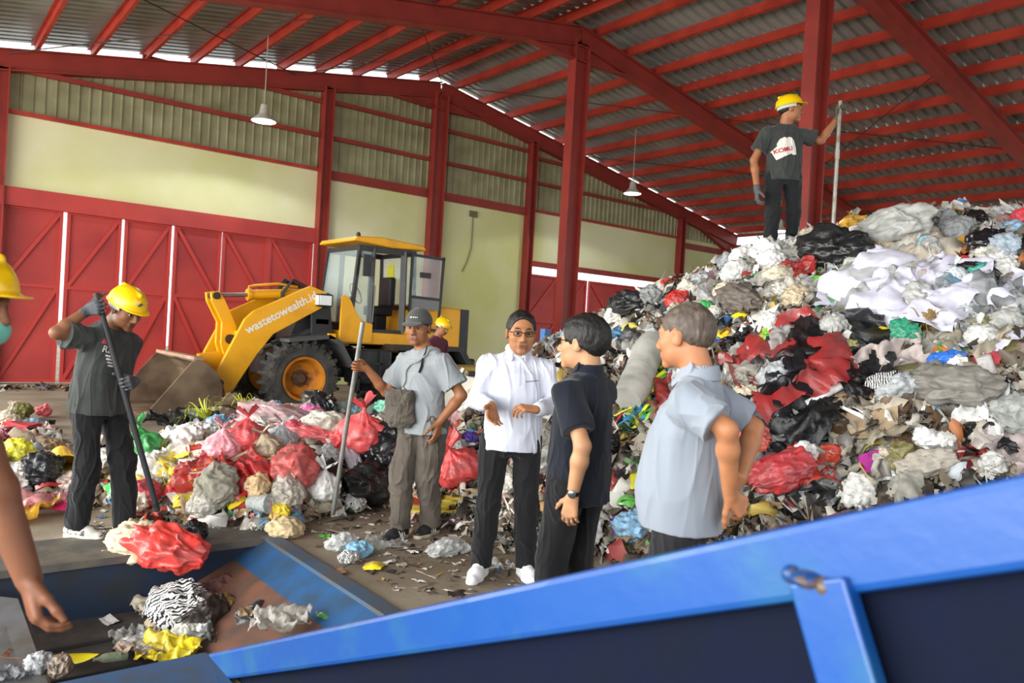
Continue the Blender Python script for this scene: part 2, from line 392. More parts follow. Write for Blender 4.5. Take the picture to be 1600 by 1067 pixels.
# ================================================================ smooth-union bodies meshed with surface nets
def V(*a): return np.array(a, float)
def nrm(v): v = np.asarray(v, float); return v/max(1e-9, np.linalg.norm(v))
class Sdf:
    def __init__(s, h): s.h = h; s.p = []
    def add(s, fn, lo, hi, op='u', k=.02): s.p.append((fn, np.array(lo, float), np.array(hi, float), op, k)); return s
    def cone(s, a, b, ra, rb=None, k=.02, op='u', flat=None, fs=1.):
        """tapered capsule; flat = axis along which it is thinned by factor fs"""
        a, b = V(*a), V(*b); rb = ra if rb is None else rb; ab = b-a; L2 = max(ab@ab, 1e-9); fl = None if flat is None else nrm(flat)
        def fn(X, Y, Z):
            x, y, z = X-a[0], Y-a[1], Z-a[2]
            t = np.clip((x*ab[0]+y*ab[1]+z*ab[2])/L2, 0, 1)
            x = x-t*ab[0]; y = y-t*ab[1]; z = z-t*ab[2]; q = x*x+y*y+z*z
            if fl is not None:
                c = x*fl[0]+y*fl[1]+z*fl[2]; q = q-c*c+(c/fs)**2
            return np.sqrt(q)-(ra+(rb-ra)*t)
        r = max(ra, rb)*max(1, fs); return s.add(fn, np.minimum(a, b)-r, np.maximum(a, b)+r, op, k)
    def chain(s, pts, rs, **kw):
        for i in range(len(pts)-1): s.cone(pts[i], pts[i+1], rs[i], rs[i+1], **kw)
        return s
    def ell(s, c, r, M=None, k=.02, op='u'):
        c = V(*c); r = V(*r); M = np.eye(3) if M is None else np.array(M)
        def fn(X, Y, Z):
            x, y, z = X-c[0], Y-c[1], Z-c[2]
            q = [x*M[0, i]+y*M[1, i]+z*M[2, i] for i in range(3)]
            k0 = np.sqrt(sum((q[i]/r[i])**2 for i in range(3))); k1 = np.sqrt(sum((q[i]/r[i]**2)**2 for i in range(3)))
            return k0*(k0-1)/np.maximum(k1, 1e-6)
        R_ = np.abs(M) @ r; return s.add(fn, c-R_, c+R_, op, k)
    def loft(s, O, M, secs, k=.02, op='u'):
        """stack of ellipses (z, cx, cy, rx, ry) in frame M at O"""
        O = V(*O); M = np.array(M); S = np.array(secs, float); zs = S[:, 0]
        def fn(X, Y, Z):
            x, y, z = X-O[0], Y-O[1], Z-O[2]
            a, b, c = [x*M[0, i]+y*M[1, i]+z*M[2, i] for i in range(3)]
            cc = np.clip(c, zs[0], zs[-1]); I = lambda j: np.interp(cc, zs, S[:, j])
            rx, ry = I(3), I(4); kk = np.sqrt(((a-I(1))/rx)**2+((b-I(2))/ry)**2)
            d = (kk-1)*np.minimum(rx, ry)
            return np.maximum(d, np.maximum(zs[0]-c, c-zs[-1]))
        pts = []
        for z, cx, cy, rx, ry in secs:
            for i in (-1, 1):
                for j in (-1, 1): pts.append(O+M @ V(cx+i*rx, cy+j*ry, z))
        pts = np.array(pts); return s.add(fn, pts.min(0), pts.max(0), op, k)
    def cut(s, p, n, k=.004, lo=None, hi=None):
        """remove everything on the side n points to"""
        p = V(*p); n = nrm(n)
        fn = lambda X, Y, Z: (p[0]-X)*n[0]+(p[1]-Y)*n[1]+(p[2]-Z)*n[2]
        return s.add(fn, V(-9, -9, -9) if lo is None else lo, V(9, 9, 9) if hi is None else hi, 'c', k)
    def eval(s):
        h = s.h; us = [p for p in s.p if p[3] == 'u']
        lo = np.min([p[1] for p in us], 0)-3*h-.01; hi = np.max([p[2] for p in us], 0)+3*h+.01
        n = np.ceil((hi-lo)/h).astype(int)+1
        F = np.full(n, 1., np.float32)
        ax = [(lo[i]+h*np.arange(n[i])).astype(np.float32) for i in range(3)]
        for fn, a, b, op, k in s.p:
            m = k+2.5*h
            i0 = np.maximum(np.floor((a-m-lo)/h).astype(int), 0); i1 = np.minimum(np.ceil((b+m-lo)/h).astype(int)+1, n)
            if (i1 <= i0).any(): continue
            sl = tuple(slice(i0[i], i1[i]) for i in range(3))
            d = fn(ax[0][sl[0]][:, None, None], ax[1][sl[1]][None, :, None], ax[2][sl[2]][None, None, :]).astype(np.float32)
            f = F[sl]
            if op == 'u':
                hh = np.maximum(k-np.abs(f-d), 0)/k; F[sl] = np.minimum(f, d)-hh*hh*k*.25
            elif op == 's':
                d = -d; hh = np.maximum(k-np.abs(f-d), 0)/k; F[sl] = np.maximum(f, d)+hh*hh*k*.25
            else:
                d = -d; F[sl] = np.maximum(f, d)
        return F, lo
    def mesh(s):
        F, lo = s.eval(); h = s.h; neg = F < 0; n = np.array(F.shape)
        E = []; cnt = np.zeros(n-1, np.int32); acc = np.zeros((*(n-1), 3), np.float32)
        info = []
        for ax_ in range(3):
            a = [slice(None)]*3; b = [slice(None)]*3; a[ax_] = slice(0, -1); b[ax_] = slice(1, None)
            fa, fb = F[tuple(a)], F[tuple(b)]; ch = (neg[tuple(a)] != neg[tuple(b)])
            idx = np.argwhere(ch)
            # interior edges only
            o1, o2 = [(1, 2), (2, 0), (0, 1)][ax_]
            ok = (idx[:, o1] > 0) & (idx[:, o2] > 0) & (idx[:, o1] < n[o1]-1) & (idx[:, o2] < n[o2]-1); idx = idx[ok]
            va, vb = fa[tuple(idx.T)], fb[tuple(idx.T)]; t = va/(va-vb)
            P = idx.astype(np.float32); P[:, ax_] += t
            for d1 in (0, 1):
                for d2 in (0, 1):
                    c = idx.copy(); c[:, o1] -= d1; c[:, o2] -= d2
                    np.add.at(cnt, tuple(c.T), 1); np.add.at(acc, tuple(c.T), P)
            info.append((idx, va < 0, o1, o2))
        act = np.argwhere(cnt > 0); ids = np.full(n-1, -1, np.int64); ids[tuple(act.T)] = np.arange(len(act))
        verts = acc[tuple(act.T)]/cnt[tuple(act.T)][:, None]*h+lo
        Q = []
        for idx, inside, o1, o2 in info:
            q = []
            for d1, d2 in ((1, 1), (0, 1), (0, 0), (1, 0)):
                c = idx.copy(); c[:, o1] -= d1; c[:, o2] -= d2; q.append(ids[tuple(c.T)])
            q = np.stack(q, 1); q[~inside] = q[~inside][:, ::-1]; Q.append(q)
        return verts, np.concatenate(Q)
def smooth_verts(v, q, it=1, lam=.5):
    n = len(v); e = np.concatenate([q[:, [0, 1]], q[:, [1, 2]], q[:, [2, 3]], q[:, [3, 0]]])
    c = np.bincount(e[:, 0], minlength=n)+np.bincount(e[:, 1], minlength=n)
    for _ in range(it):
        s = np.stack([np.bincount(e[:, 0], v[e[:, 1], k], n)+np.bincount(e[:, 1], v[e[:, 0], k], n) for k in range(3)], 1)
        v = v+lam*(s/np.maximum(c, 1)[:, None]-v)
    return v
def vnormals(v, q):
    fn = np.cross(v[q[:, 2]]-v[q[:, 0]], v[q[:, 3]]-v[q[:, 1]]); N = np.zeros_like(v)
    for k in range(4): np.add.at(N, q[:, k], fn)
    return N/np.maximum(np.linalg.norm(N, axis=1), 1e-9)[:, None]
def sdf_object(name, s, m, parent=None, disp=None, sm=1, colfn=None):
    """mesh an Sdf, displace along normals by disp(P, N), colour vertices by colfn(P)"""
    v, q = s.mesh(); v = v.astype(float)
    if sm: v = smooth_verts(v, q, sm)
    if disp is not None:
        N = vnormals(v, q); v = v+N*disp(v, N)[:, None]
    me = bpy.data.meshes.new(name); me.vertices.add(len(v)); me.vertices.foreach_set('co', v.ravel())
    me.loops.add(q.size); me.loops.foreach_set('vertex_index', q.ravel().astype(np.int32))
    me.polygons.add(len(q)); me.polygons.foreach_set('loop_start', np.arange(0, q.size, 4, dtype=np.int32))
    me.polygons.foreach_set('use_smooth', np.ones(len(q), bool)); me.update(calc_edges=True); me.validate()
    if colfn is not None:
        c = np.ones((len(v), 4)); c[:, :3] = colfn(v)
        a = me.color_attributes.new('tone', 'FLOAT_COLOR', 'POINT'); a.data.foreach_set('color', c.ravel())
    return linkmesh(name, me, m, parent)
def hand(s, wrist, d, n, side, curls=(12, 18, 12), spread=1., sc=1., thumb=(.55, .75, .3), k=.008, extra=0., pinch=0.):
    """palm, four fingers and a thumb. d: finger direction, n: palm normal, side: +1 right / -1 left hand"""
    W = V(*wrist); d = nrm(d); n = nrm(np.asarray(n)-d*(np.asarray(n)@d)); t = np.cross(n, d)*side*-1.0; t = nrm(t)
    kn = [(.031, .086, .0), (.010, .092, .0), (-.011, .087, .0), (-.030, .077, .0)]
    ln = [.070, .079, .073, .057]; rad = [.0092, .0095, .0090, .0080]
    for i, (a, b, _) in enumerate(kn):
        K = W+(t*a*spread+d*b)*sc
        s.cone(W+(t*a*.55+d*.012)*sc, K, .0155*sc, .0115*sc, k=.014)
        ang = 0; P = K; fan = (1.5-i)*.06*spread
        for j, fr in enumerate((.44, .31, .25)):
            c = curls[j] if not hasattr(curls[j], '__len__') else curls[j][i]
            ang += R(c+i*extra)
            dd = nrm((d+t*fan)*math.cos(ang)+n*math.sin(ang)); Q = P+dd*ln[i]*fr*sc
            r0 = rad[i]*(1-.10*j)*sc; s.cone(P, Q, r0, r0*.9, k=.004); P = Q
    s.cone(W+d*.045*sc-t*.004, W+d*.05*sc+t*.004, .024*sc, .024*sc, k=.012, flat=n, fs=.55)
    P = W+(d*.018+t*.024+n*.006)*sc; u = nrm(d*thumb[0]+t*thumb[1]+n*thumb[2])
    for L, r0, r1, bend in ((.042, .0155, .0120, 0), (.034, .0115, .0105, .35), (.027, .0105, .0085, .3)):
        u = nrm(u+d*bend+n*bend*.4*(1+pinch)); Q = P+u*L*sc; s.cone(P, Q, r0*sc, r1*sc, k=.008); P = Q
def ik(a, b, l1, l2, hint):
    a, b = V(*a), V(*b); ab = b-a; D = np.linalg.norm(ab); Dm = min(D, (l1+l2)*.995); u = ab/max(D, 1e-6)
    if D > Dm: b = a+u*Dm
    x = (l1*l1-l2*l2+Dm*Dm)/(2*Dm); hgt = math.sqrt(max(l1*l1-x*x, 0)); w = V(*hint); w = nrm(w-u*(w@u))
    return a+u*x+w*hgt, b
# ================================================================ people
def skin_mat(): return mat('skin', '#a9744f', .5, vcol='tone', sss=.06, spec=.35)
def cloth_mat(name, c, rough=.85, n=None): return mat('cloth_'+name, c, rough, sheen=.15, spec=.2, bump=(160, .06), noise=n)
def wrinkle(amp=.006, f=7., seed=0, squash=(1, 1, .7), hi=.35):
    sq = np.array(squash)
    def d(P, N):
        q = P*sq*f+.35*np.stack([vnoise(P*3+9, seed), vnoise(P*3+31, seed), vnoise(P*3+77, seed)], 1)
        w = q*np.array([1.3, 1.3, .55])+.8*vnoise(q*.6+3, seed+7)[:, None]
        rg = (1-np.abs(vnoise(w*1.5+5, seed+5))*2.2); rg = np.maximum(rg, 0)**2
        return amp*(.55*vnoise(q, seed+3)+1.15*rg+.45*np.maximum(1-np.abs(vnoise(w[:, [1, 2, 0]]*2.3, seed+6))*2.5, 0)**2+.12*vnoise(q*3.1, seed+9)-.35)
    return d
def frame(z, x):
    z = nrm(z); x = np.asarray(x, float); x = nrm(x-z*(x@z)); y = np.cross(z, x); return np.stack([x, y, z], 1)
def head_mat(yaw, pitch, tilt=0):
    return np.array((Matrix.Rotation(R(yaw), 3, 'Z') @ Matrix.Rotation(R(pitch), 3, 'X') @ Matrix.Rotation(R(tilt), 3, 'Y')))

class Human:
    def __init__(s, loc, face, h=1.68, res=.005, seed=0, name='person'):
        s.loc = Vector(loc); s.rz = -(YAW+R(face)); s.s = h/1.68; s.res = res; s.seed = seed
        s.Mr = Matrix.Rotation(s.rz, 3, 'Z'); s.kids = []
    def L(s, w): return V(*(s.Mr.transposed() @ (Vector(w)-s.loc)))     # world to own frame
    def px(s, x, y, d): return s.L(dep(x, y, d))
    def dirw(s, v): return V(*(s.Mr.transposed() @ Vector(v)))
    def setup(s, pel=(0, 0, .90), neck=(0, 0, 1.40), head=(0, .03, 1.545), hyaw=0, hpitch=0, htilt=0, hs=1.08, twist=0, shw=.18, shz=0.,
              knee=None, bend=1.008, ankle=((.10, 0, .09), (-.10, 0, .09)), footyaw=(-8, 8), elbow=None, wrist=None):
        k = s.s; s.pel = V(*pel)*k; s.neck = V(*neck)*k; s.hc = V(*head)*k; s.HM = head_mat(hyaw, hpitch, htilt); s.hs = hs
        lat = V(math.cos(R(twist)), math.sin(R(twist)), 0)
        s.TM = frame(s.neck-s.pel, lat); s.tl = np.linalg.norm(s.neck-s.pel)
        s.sh = [s.neck+s.TM @ V(i*shw*k, -.005, -.096*k+shz) for i in (1, -1)]
        s.hip = [s.pel+V(i*.095*k, 0, -.03*k) for i in (1, -1)]
        s.ank = [V(*a) for a in ankle]; s.fy = footyaw
        s.kn = []
        for i in (0, 1):
            hint = (0, 1, 0) if knee is None else knee[i]
            D_ = np.linalg.norm(s.hip[i]-s.ank[i]); t_ = min(.835*k, D_*bend); kk, s.ank[i] = ik(s.hip[i], s.ank[i], .515*t_, .485*t_, hint); s.kn.append(kk)
        s.el = list(elbow) if elbow else [None, None]; s.wr = list(wrist)
        return s
    def arms(s, hints):
        for i in (0, 1):
            if s.el[i] is None: s.el[i], s.wr[i] = ik(s.sh[i], s.wr[i], .285*s.s, .25*s.s, hints[i])
            else: s.el[i] = V(*s.el[i]); s.wr[i] = V(*s.wr[i])
        return s
    # ---- skin ------------------------------------------------------------
    def body(s, name, label, hands, tone='#a9744f', lips='#8a4a40', brow='#1d1512', stubble=None, fat=1., detail=True, group=None, armr=1., hsc=1.03):
        k = s.s; g = Sdf(s.res); H = s.hs; M = s.HM; hc = s.hc
        T = lambda *p: hc+M @ (V(*p)*H)
        E_ = lambda c, r, k_=.02, op='u': g.ell(T(*c), V(*r)*H, M, k_, op)
        C_ = lambda a, b, ra, rb=None, k_=.01, op='u': g.cone(T(*a), T(*b), ra*H, (rb or ra)*H, k=k_, op=op)
        # torso, hidden under clothing, and neck
        g.loft(s.pel, s.TM, [(-.08*k, 0, 0, .13*k, .09*k), (.1*k, 0, 0, .125*k*fat, .09*k*fat), (.3*k, 0, 0, .13*k, .09*k), (s.tl-.03*k, 0, -.005, .10*k, .06*k)], k=.03)
        for i in (0, 1):
            g.cone(s.neck+s.TM @ V(0, -.01, -.06)*k, s.sh[i], .045*k, .044*k, k=.03)
            g.cone(s.sh[i], s.el[i], .046*k*armr, .038*k*armr, k=.03)
            mid = s.el[i]+(s.wr[i]-s.el[i])*.3
            g.cone(s.el[i], mid, .037*k*armr, .040*k*armr, k=.02); g.cone(mid, s.wr[i], .040*k*armr, .0265*k*armr, k=.02)
            g.cone(s.hip[i], s.kn[i], .07*k, .05*k, k=.03); g.cone(s.kn[i], s.ank[i], .048*k, .032*k, k=.02)
            fd = V(-math.sin(R(s.fy[i])), math.cos(R(s.fy[i])), 0); g.cone(s.ank[i]+V(0, 0, -.03), s.ank[i]+fd*.12-V(0, 0, .05), .03, .022, k=.03)
        g.cone(T(0, -.025, -.05), s.neck+s.TM @ V(0, -.012, -.02), .056*H, .062*k, k=.035)
        E_((0, -.015, .035), (.078, .097, .085)); E_((0, .03, -.02), (.069, .062, .083), .03); E_((0, .026, -.066), (.061, .054, .040), .03)
        if detail:
            C_((-.008, .078, -.097), (.008, .078, -.097), .017, k_=.025)
            for i in (1, -1):
                E_((i*.043, .058, -.022), (.024, .024, .022), .02)
                E_((i*.031, .100, .008), (.020, .017, .013), .016, 's')
                C_((i*.012, .090, .026), (i*.045, .076, .026), .0085, .007, .018)
                C_((i*.009, .100, -.033), (i*.014, .094, -.035), .010, .009, .01)
                g.ell(T(i*.079, -.008, -.006), V(.010, .021, .033)*H, M @ head_mat(i*-22, -8), .008)
                g.ell(T(i*.091, .0, -.004), V(.008, .011, .018)*H, M @ head_mat(i*-22, -8), .006, 's')
                C_((i*.020, .0905, .0155), (i*.042, .083, .0125), .0042, .0035, .006)       # lids
                C_((i*.021, .089, -.003), (i*.041, .082, -.001), .0035, .003, .006)
            C_((0, .090, .018), (0, .112, -.028), .0085, .0125, .014)
            C_((-.018, .090, -.058), (.018, .090, -.058), .0065, k_=.01); C_((-.015, .0895, -.070), (.015, .0895, -.070), .0075, k_=.01)
            C_((-.02, .099, -.0635), (.02, .099, -.0635), .0025, k_=.004, op='s')
        else: C_((0, .088, .015), (0, .105, -.025), .010, .014, .014)
        for i, hd in enumerate(hands):
            if hd: hand(g, s.wr[i], hd[0], hd[1], (1, -1)[i], sc=hsc*k, **(hd[2] if len(hd) > 2 else {}))
        tb, lb, bb = (np.array(srgb(c)) for c in (tone, lips, brow)); st = np.array(srgb(stubble)) if stubble else None
        def col(P):
            q = (P-hc) @ M/H; n = len(P); c = np.tile(tb, (n, 1))*(1+.10*fbm(P*22, s.seed))[:, None]
            inh = (q[:, 2] > -.12) & (np.abs(q[:, 0]) < .09) & (np.abs(q[:, 1]) < .14) & (q[:, 2] < .2)
            def mix(w, cc):
                nonlocal c; w = (np.clip(w, 0, 1)*inh)[:, None]; c = c*(1-w)+cc*w
            fr = q[:, 1] > .06
            mix(fr*np.clip(1.6-((q[:, 0]/.022)**2+((q[:, 2]+.0645)/.0125)**2)*1.2, 0, 1)*.8, lb)
            mix(fr*np.clip(1.5-((q[:, 0]/.021)**2+((q[:, 2]+.0640)/.0032)**2), 0, 1)*.75, lb*.35)
            if detail:
                for i in (1, -1):
                    mix(fr*np.clip(2.2-(((q[:, 0]-i*.031)/.019)**2+((q[:, 2]-.029-.003*np.cos((q[:, 0]-i*.031)*120))/.0055)**2)*1.6, 0, 1)*.9, bb)
                if st is not None: mix((q[:, 1] > .045)*np.clip(1.5-(((q[:, 0])/.04)**2+((q[:, 2]+.075)/.035)**2), 0, 1)*.35, st)
            # tan line: palms a little paler
            return np.clip(c, 0, 1)
        o = sdf_object(name, g, skin_mat(), None, colfn=col, sm=1); o.location = s.loc; o.rotation_euler = (0, 0, s.rz)
        tag(o, label, 'person', group); s.o = o
        if detail:
            for i in (1, -1):
                m = MB(); m.ball((0, 0, 0), .0128*H, 10); e = m.build('eye', mat('eye_white', '#b5aca2', .4), o, smooth=True); e.location = T(i*.031, .0755, .006)
                m = MB(); m.ball((0, 0, 0), .0082*H, 8, (1, .5, 1)); ir = m.build('iris', mat('iris', '#1a100b', .2), e, smooth=True); ir.location = M @ V(0, .0105*H, 0); ir.rotation_euler = Matrix(M.tolist()).to_euler()
        return s
    def part(s, name, g, m, **k):
        o = sdf_object(name, g, m, s.o, **k); return o
    # ---- clothes ---------------------------------------------------------
    def trousers(s, m, r=(.090, .068, .060), top=.05, w=.172, d=.128, seat=0., name='trousers', cuff=.02, amp=.008, flare=1.):
        k = s.s; g = Sdf(s.res*1.15)
        g.loft(s.pel, s.TM, [(-.13*k, 0, -.0, w*.9*k, d*.92*k), (-.05*k, 0, -seat, w*k, d*k), (top*k, 0, 0, w*.94*k, d*.94*k)], k=.05)
        for i in (0, 1):
            a, b, c = s.hip[i], s.kn[i], s.ank[i]
            g.cone(a+V(0, 0, -.02), b, r[0]*k, r[1]*k, k=.04)
            g.cone(b, b+(c-b)*.5, r[1]*k, r[2]*1.04*k, k=.03)
            p = b+(c-b)*.5; e = c+V(0, 0, -cuff); z = e-p; n = np.linalg.norm(z)
            g.loft(p, frame(z, (1, 0, 0)), [(0, 0, 0, r[2]*k, r[2]*k), (n*.8, 0, 0, r[2]*.97*flare*k, r[2]*flare*k), (n, 0, 0, r[2]*flare*k, r[2]*1.04*flare*k)], k=.02)
        return s.part(name, g, m, disp=wrinkle(amp, 8, s.seed+2, (1, 1, .8)))
    def shirt(s, m, secs, sleeve=.62, sr=(.066, .070, .074), long=False, name='shirt', amp=.0055, neckhole=True, extra=None, res=1.0, shr=.064):
        k = s.s; g = Sdf(s.res*res)
        g.loft(s.pel, s.TM, [((z-(.022 if z > .43 else 0))*k, cx*k, cy*k, rx*k, ry*k) for z, cx, cy, rx, ry in secs], k=.035)
        for i in (0, 1):
            a, b, c = s.sh[i], s.el[i], s.wr[i]; z = b-a; n = np.linalg.norm(z)
            base = s.neck+s.TM @ V(0, -.012, -.055)*k
            g.cone(base, a+V(0, 0, -.004), .066*k, shr*k*.96, k=.05)
            if long:
                g.cone(a, b, sr[0]*k, sr[1]*k, k=.035); z2 = c-b; n2 = np.linalg.norm(z2)
                g.loft(b, frame(z2, (.3, .2, 1) if abs(nrm(z2)[2]) < .9 else (1, 0, 0)), [(-.01, 0, 0, sr[1]*k, sr[1]*k), (n2*.5, 0, 0, sr[2]*1.0*k, sr[2]*k), (n2*.93, 0, 0, sr[2]*.78*k, sr[2]*.78*k), (n2*.99, 0, 0, sr[2]*.62*k, sr[2]*.62*k)], k=.03)
            else:
                fx = (1, 0, 0) if abs(nrm(z)[0]) < .8 else (0, 1, 0)
                g.loft(a, frame(z, fx), [(-.02, 0, 0, sr[0]*k, sr[0]*k), (n*sleeve*.6, 0, 0, sr[1]*k, sr[1]*k), (n*sleeve, 0, 0, sr[2]*k, sr[2]*k)], k=.035)
        if neckhole:
            g.cone(s.neck+s.TM @ V(0, .012, .02)*k, s.neck+s.TM @ V(0, .03, .12)*k, .058*k, .075*k, k=.008, op='s')
        if extra: extra(g)
        return s.part(name, g, m, disp=wrinkle(amp, 7.5, s.seed+5, (1, 1, .6)))
    def collar(s, m, open_=.03, name='collar', h_=.045, r=.071):
        g = Sdf(.004); k = s.s
        A = s.neck+s.TM @ V(0, -.008, -.008)*k; B = s.HM @ V(0, 0, 1); ax = nrm(nrm(s.neck-s.pel)+.3*nrm(s.hc-s.neck)); F_ = frame(ax+s.TM @ V(0, -.25, 0)*0, s.TM[:, 0])
        g.loft(A, F_, [(-.022*k, 0, .006, (r+.02)*k, (r+.016)*k), (0, 0, 0, (r+.008)*k, (r+.008)*k), (h_*k, 0, -.004, r*k, r*k)], k=.004)
        g.loft(A-F_[:, 2]*.01, F_, [(-.03*k, 0, .006, (r+.009)*k, (r+.005)*k), (.01, 0, 0, (r)*k, (r)*k), ((h_+.05)*k, 0, -.004, (r-.005)*k, (r-.005)*k)], op='s', k=.004)
        g.cone(A+F_ @ V(0, .11*k, -.05), A+F_ @ V(0, .085*k, .07*k), open_*.35, open_*1.6, k=.004, op='s')
        for i in (1, -1):
            g.cone(A+F_ @ V(i*.064, .022, .030), A+F_ @ V(i*.047, .090, -.030), .026, .017, k=.008, flat=F_ @ V(i*.6, .75, .25), fs=.24)
        return s.part(name, g, m)
    def shoes(s, up, sole, stripe=None, L_=.275):
        for i in (0, 1):
            y = R(s.fy[i]); Mz = Matrix.Rotation(y, 3, 'Z'); a = s.ank[i]; zg = a[2]-.09
            F = lambda x, yy, z: V(*(Mz @ Vector((x, yy, z))))+V(a[0], a[1], zg)
            g = Sdf(.005); c = .5*(1 if i == 0 else -1)
            g.cone(F(0, -.045, .045), F(c*.01, .10, .04), .040, .036, k=.03, flat=(0, 0, 1), fs=.95); g.cone(F(c*.012, .10, .038), F(c*.005, .165, .030), .043, .034, k=.03, flat=(0, 0, 1), fs=.75)
            g.cone(F(0, -.035, .06), F(0, .01, .088), .038, .040, k=.03); g.cone(F(0, .02, .075), F(0, .1, .045), .032, .032, k=.03)
            g.cut(F(0, 0, .018), (0, 0, -1)); g.cut(F(0, 0, .105), (0, -.1, 1))
            u = s.part('shoe', g, up)
            g = Sdf(.005); g.cone(F(0, -.045, .015), F(c*.01, .09, .015), .042, .044, k=.03); g.cone(F(c*.01, .09, .015), F(c*.006, .165, .015), .047, .038, k=.03)
            g.cut(F(0, 0, .001), (0, 0, -1)); g.cut(F(0, 0, .030), (0, 0, 1)); so = s.part('sole', g, sole); so.parent = u
            if stripe:
                for q in range(3):
                    mb = MB()
                    for sd in (1, -1):
                        pts = [F(sd*.046, .005+q*.026, .032), F(sd*.043, .010+q*.026, .050), F(sd*.031, .02+q*.026, .073)]
                        mb.tube(pts, .0048, 6)
                    st = mb.build('stripe', stripe, u)
    def hair(s, m, top=.012, front=.075, back=-.055, side=-.0, name='hair', wide=.082, recede=0., seed=3):
        g = Sdf(.004); H = s.hs; M = s.HM; hc = s.hc; T = lambda *p: hc+M @ (V(*p)*H)
        g.ell(T(0, -.016, .036), V(.077+top*.8, .097+top, .085+top)*H, M, .01)
        g.ell(T(0, -.05, .0), V(.066+top*.5, .060+top*.6, .050)*H, M, .02)
        # take away the face and what lies below the hairline
        g.ell(T(0, .108, .0), V(wide, .074, .100+recede)*H, M, .010, 's')
        g.cut(T(0, .05, -.02+side), M @ V(0, .35, -1)); 
        g.ell(T(0, .0, -.10), V(.12, .075, .10)*H, M, .015, 's')
        g.cone(T(-.1, -.02, back-.038), T(.1, -.02, back-.038), .045*H, k=.01, op='s')
        n = lambda P, N: .0036*fbm(P*np.array([60, 60, 25]), seed)+.002*vnoise(P*18, seed)
        return s.part(name, g, m, disp=n)
    def helmet(s, m, tilt=6, sz=1.0, name='hard_hat', badge=False):
        H = s.hs; M = s.HM @ head_mat(0, tilt); c = s.hc+s.HM @ (V(0, -.012, .042)*H); T = lambda *p: c+M @ (V(*p)*sz)
        g = Sdf(.0042)
        g.ell(T(0, 0, .0), V(.114, .136, .118)*sz, M, .01); g.cone(T(0, -.11, .045), T(0, .11, .045), .012, k=.02)
        for i in (-1, 1): g.cone(T(i*.03, -.085, .072), T(i*.028, .09, .066), .011*sz, k=.012)
        g.cone(T(0, -.09, .098), T(0, .085, .095), .014*sz, k=.014)
        g.cut(T(0, 0, -.004), M @ V(0, 0, -1))
        lo = T(0, 0, 0)-.3; hi = T(0, 0, 0)+.3
        g.loft(T(0, 0, -.010), M, [(0, 0, .004, .124*sz, .150*sz), (.010, 0, .0, .117*sz, .140*sz)], k=.006)
        g.loft(T(0, .02, -.010), M, [(0, 0, .075, .088*sz, .090*sz), (.007, 0, .072, .084*sz, .088*sz)], k=.008)
        g.ell(T(0, 0, -.012), V(.104, .126, .106)*sz, M, .004, 's')
        o = s.part(name, g, m)
        g = Sdf(.005); g.loft(T(0, 0, -.040), M, [(0, 0, -.002, .100*sz, .118*sz), (.038, 0, 0, .107*sz, .128*sz)], k=.003)
        g.loft(T(0, 0, -.05), M, [(0, 0, -.002, .093*sz, .110*sz), (.06, 0, 0, .099*sz, .120*sz)], k=.003, op='s'); g.cut(T(0, .055, 0), M @ V(0, 1, 0))
        hb = s.part('headband', g, mat('headband', '#b9c2b4', .7)); hb.parent = o
        if badge:
            mb = MB(); Mb = Matrix(M.tolist()); mb.lathe([(.001, .0), (.016, .0), (.016, .004), (.001, .006)], T(.02, .1325, .05), Mb @ Matrix.Rotation(-PI/2-.35, 3, 'X'), 14)
            b = mb.build('badge', mat('badge', '#5a6a62', .5), o)
        return o
def gloves(P, i, d, n, m, **kw):
    g = Sdf(.0045); hand(g, P.wr[i], d, n, (1, -1)[i], sc=1.12*P.s, **kw); f = nrm(P.el[i]-P.wr[i])
    g.cone(P.wr[i]+f*.035, P.wr[i]-f*.01, .034, .031, k=.012); return P.part('glove', g, m, disp=wrinkle(.0015, 30, 4))
def grip(Pt, axis, n, r=.018):
    """wrist, finger direction and palm normal for a hand closed round a pole through Pt"""
    a = nrm(axis); n = nrm(np.asarray(n)-a*(np.asarray(n)@a)); return a, n
def project_decal(txt, target, centre, normal, up, size, m, name, parent, thick=.0015, align='CENTER', font_shear=0, poly=None, space=1.0, bold=.0):
    """lettering or a flat outline laid on a curved surface: each vertex is dropped onto the target mesh"""
    n = Vector(normal).normalized(); u = Vector(up); u = (u-n*u.dot(n)).normalized(); r = u.cross(n)
    if poly is None:
        cu = bpy.data.curves.new(name, 'FONT'); cu.body = txt; cu.size = size; cu.align_x = align; cu.align_y = 'CENTER'; cu.resolution_u = 3; cu.shear = font_shear; cu.space_character = space; cu.offset = bold
        t = bpy.data.objects.new('t', cu); COL.objects.link(t); dg = bpy.context.evaluated_depsgraph_get(); me = bpy.data.meshes.new_from_object(t.evaluated_get(dg)); bpy.data.objects.remove(t)
        bm = bmesh.new(); bm.from_mesh(me)
    else:
        bm = bmesh.new(); bm.faces.new([bm.verts.new((a*size, b*size, 0)) for a, b in poly])
    if poly is not None or size > .04:
        bmesh.ops.triangulate(bm, faces=bm.faces[:])
        for _ in range(3 if poly is not None else 1):
            bmesh.ops.subdivide_edges(bm, edges=[e for e in bm.edges if e.calc_length() > .012], cuts=1); bmesh.ops.triangulate(bm, faces=bm.faces[:])
    tv = [v.co.copy() for v in target.data.vertices]; tree = BVHTree.FromPolygons(tv, [p.vertices[:] for p in target.data.polygons])
    for v in bm.verts:
        p = Vector(centre)+r*v.co.x+u*v.co.y; h = tree.ray_cast(p+n*.3, -n, .7)
        v.co = (h[0]+n*thick) if h[0] is not None else p+n*thick
    me = bpy.data.meshes.new(name); bm.to_mesh(me); bm.free(); o = linkmesh(name, me, m, parent)
    return o
BLACK = lambda: cloth_mat('black', '#17171a')
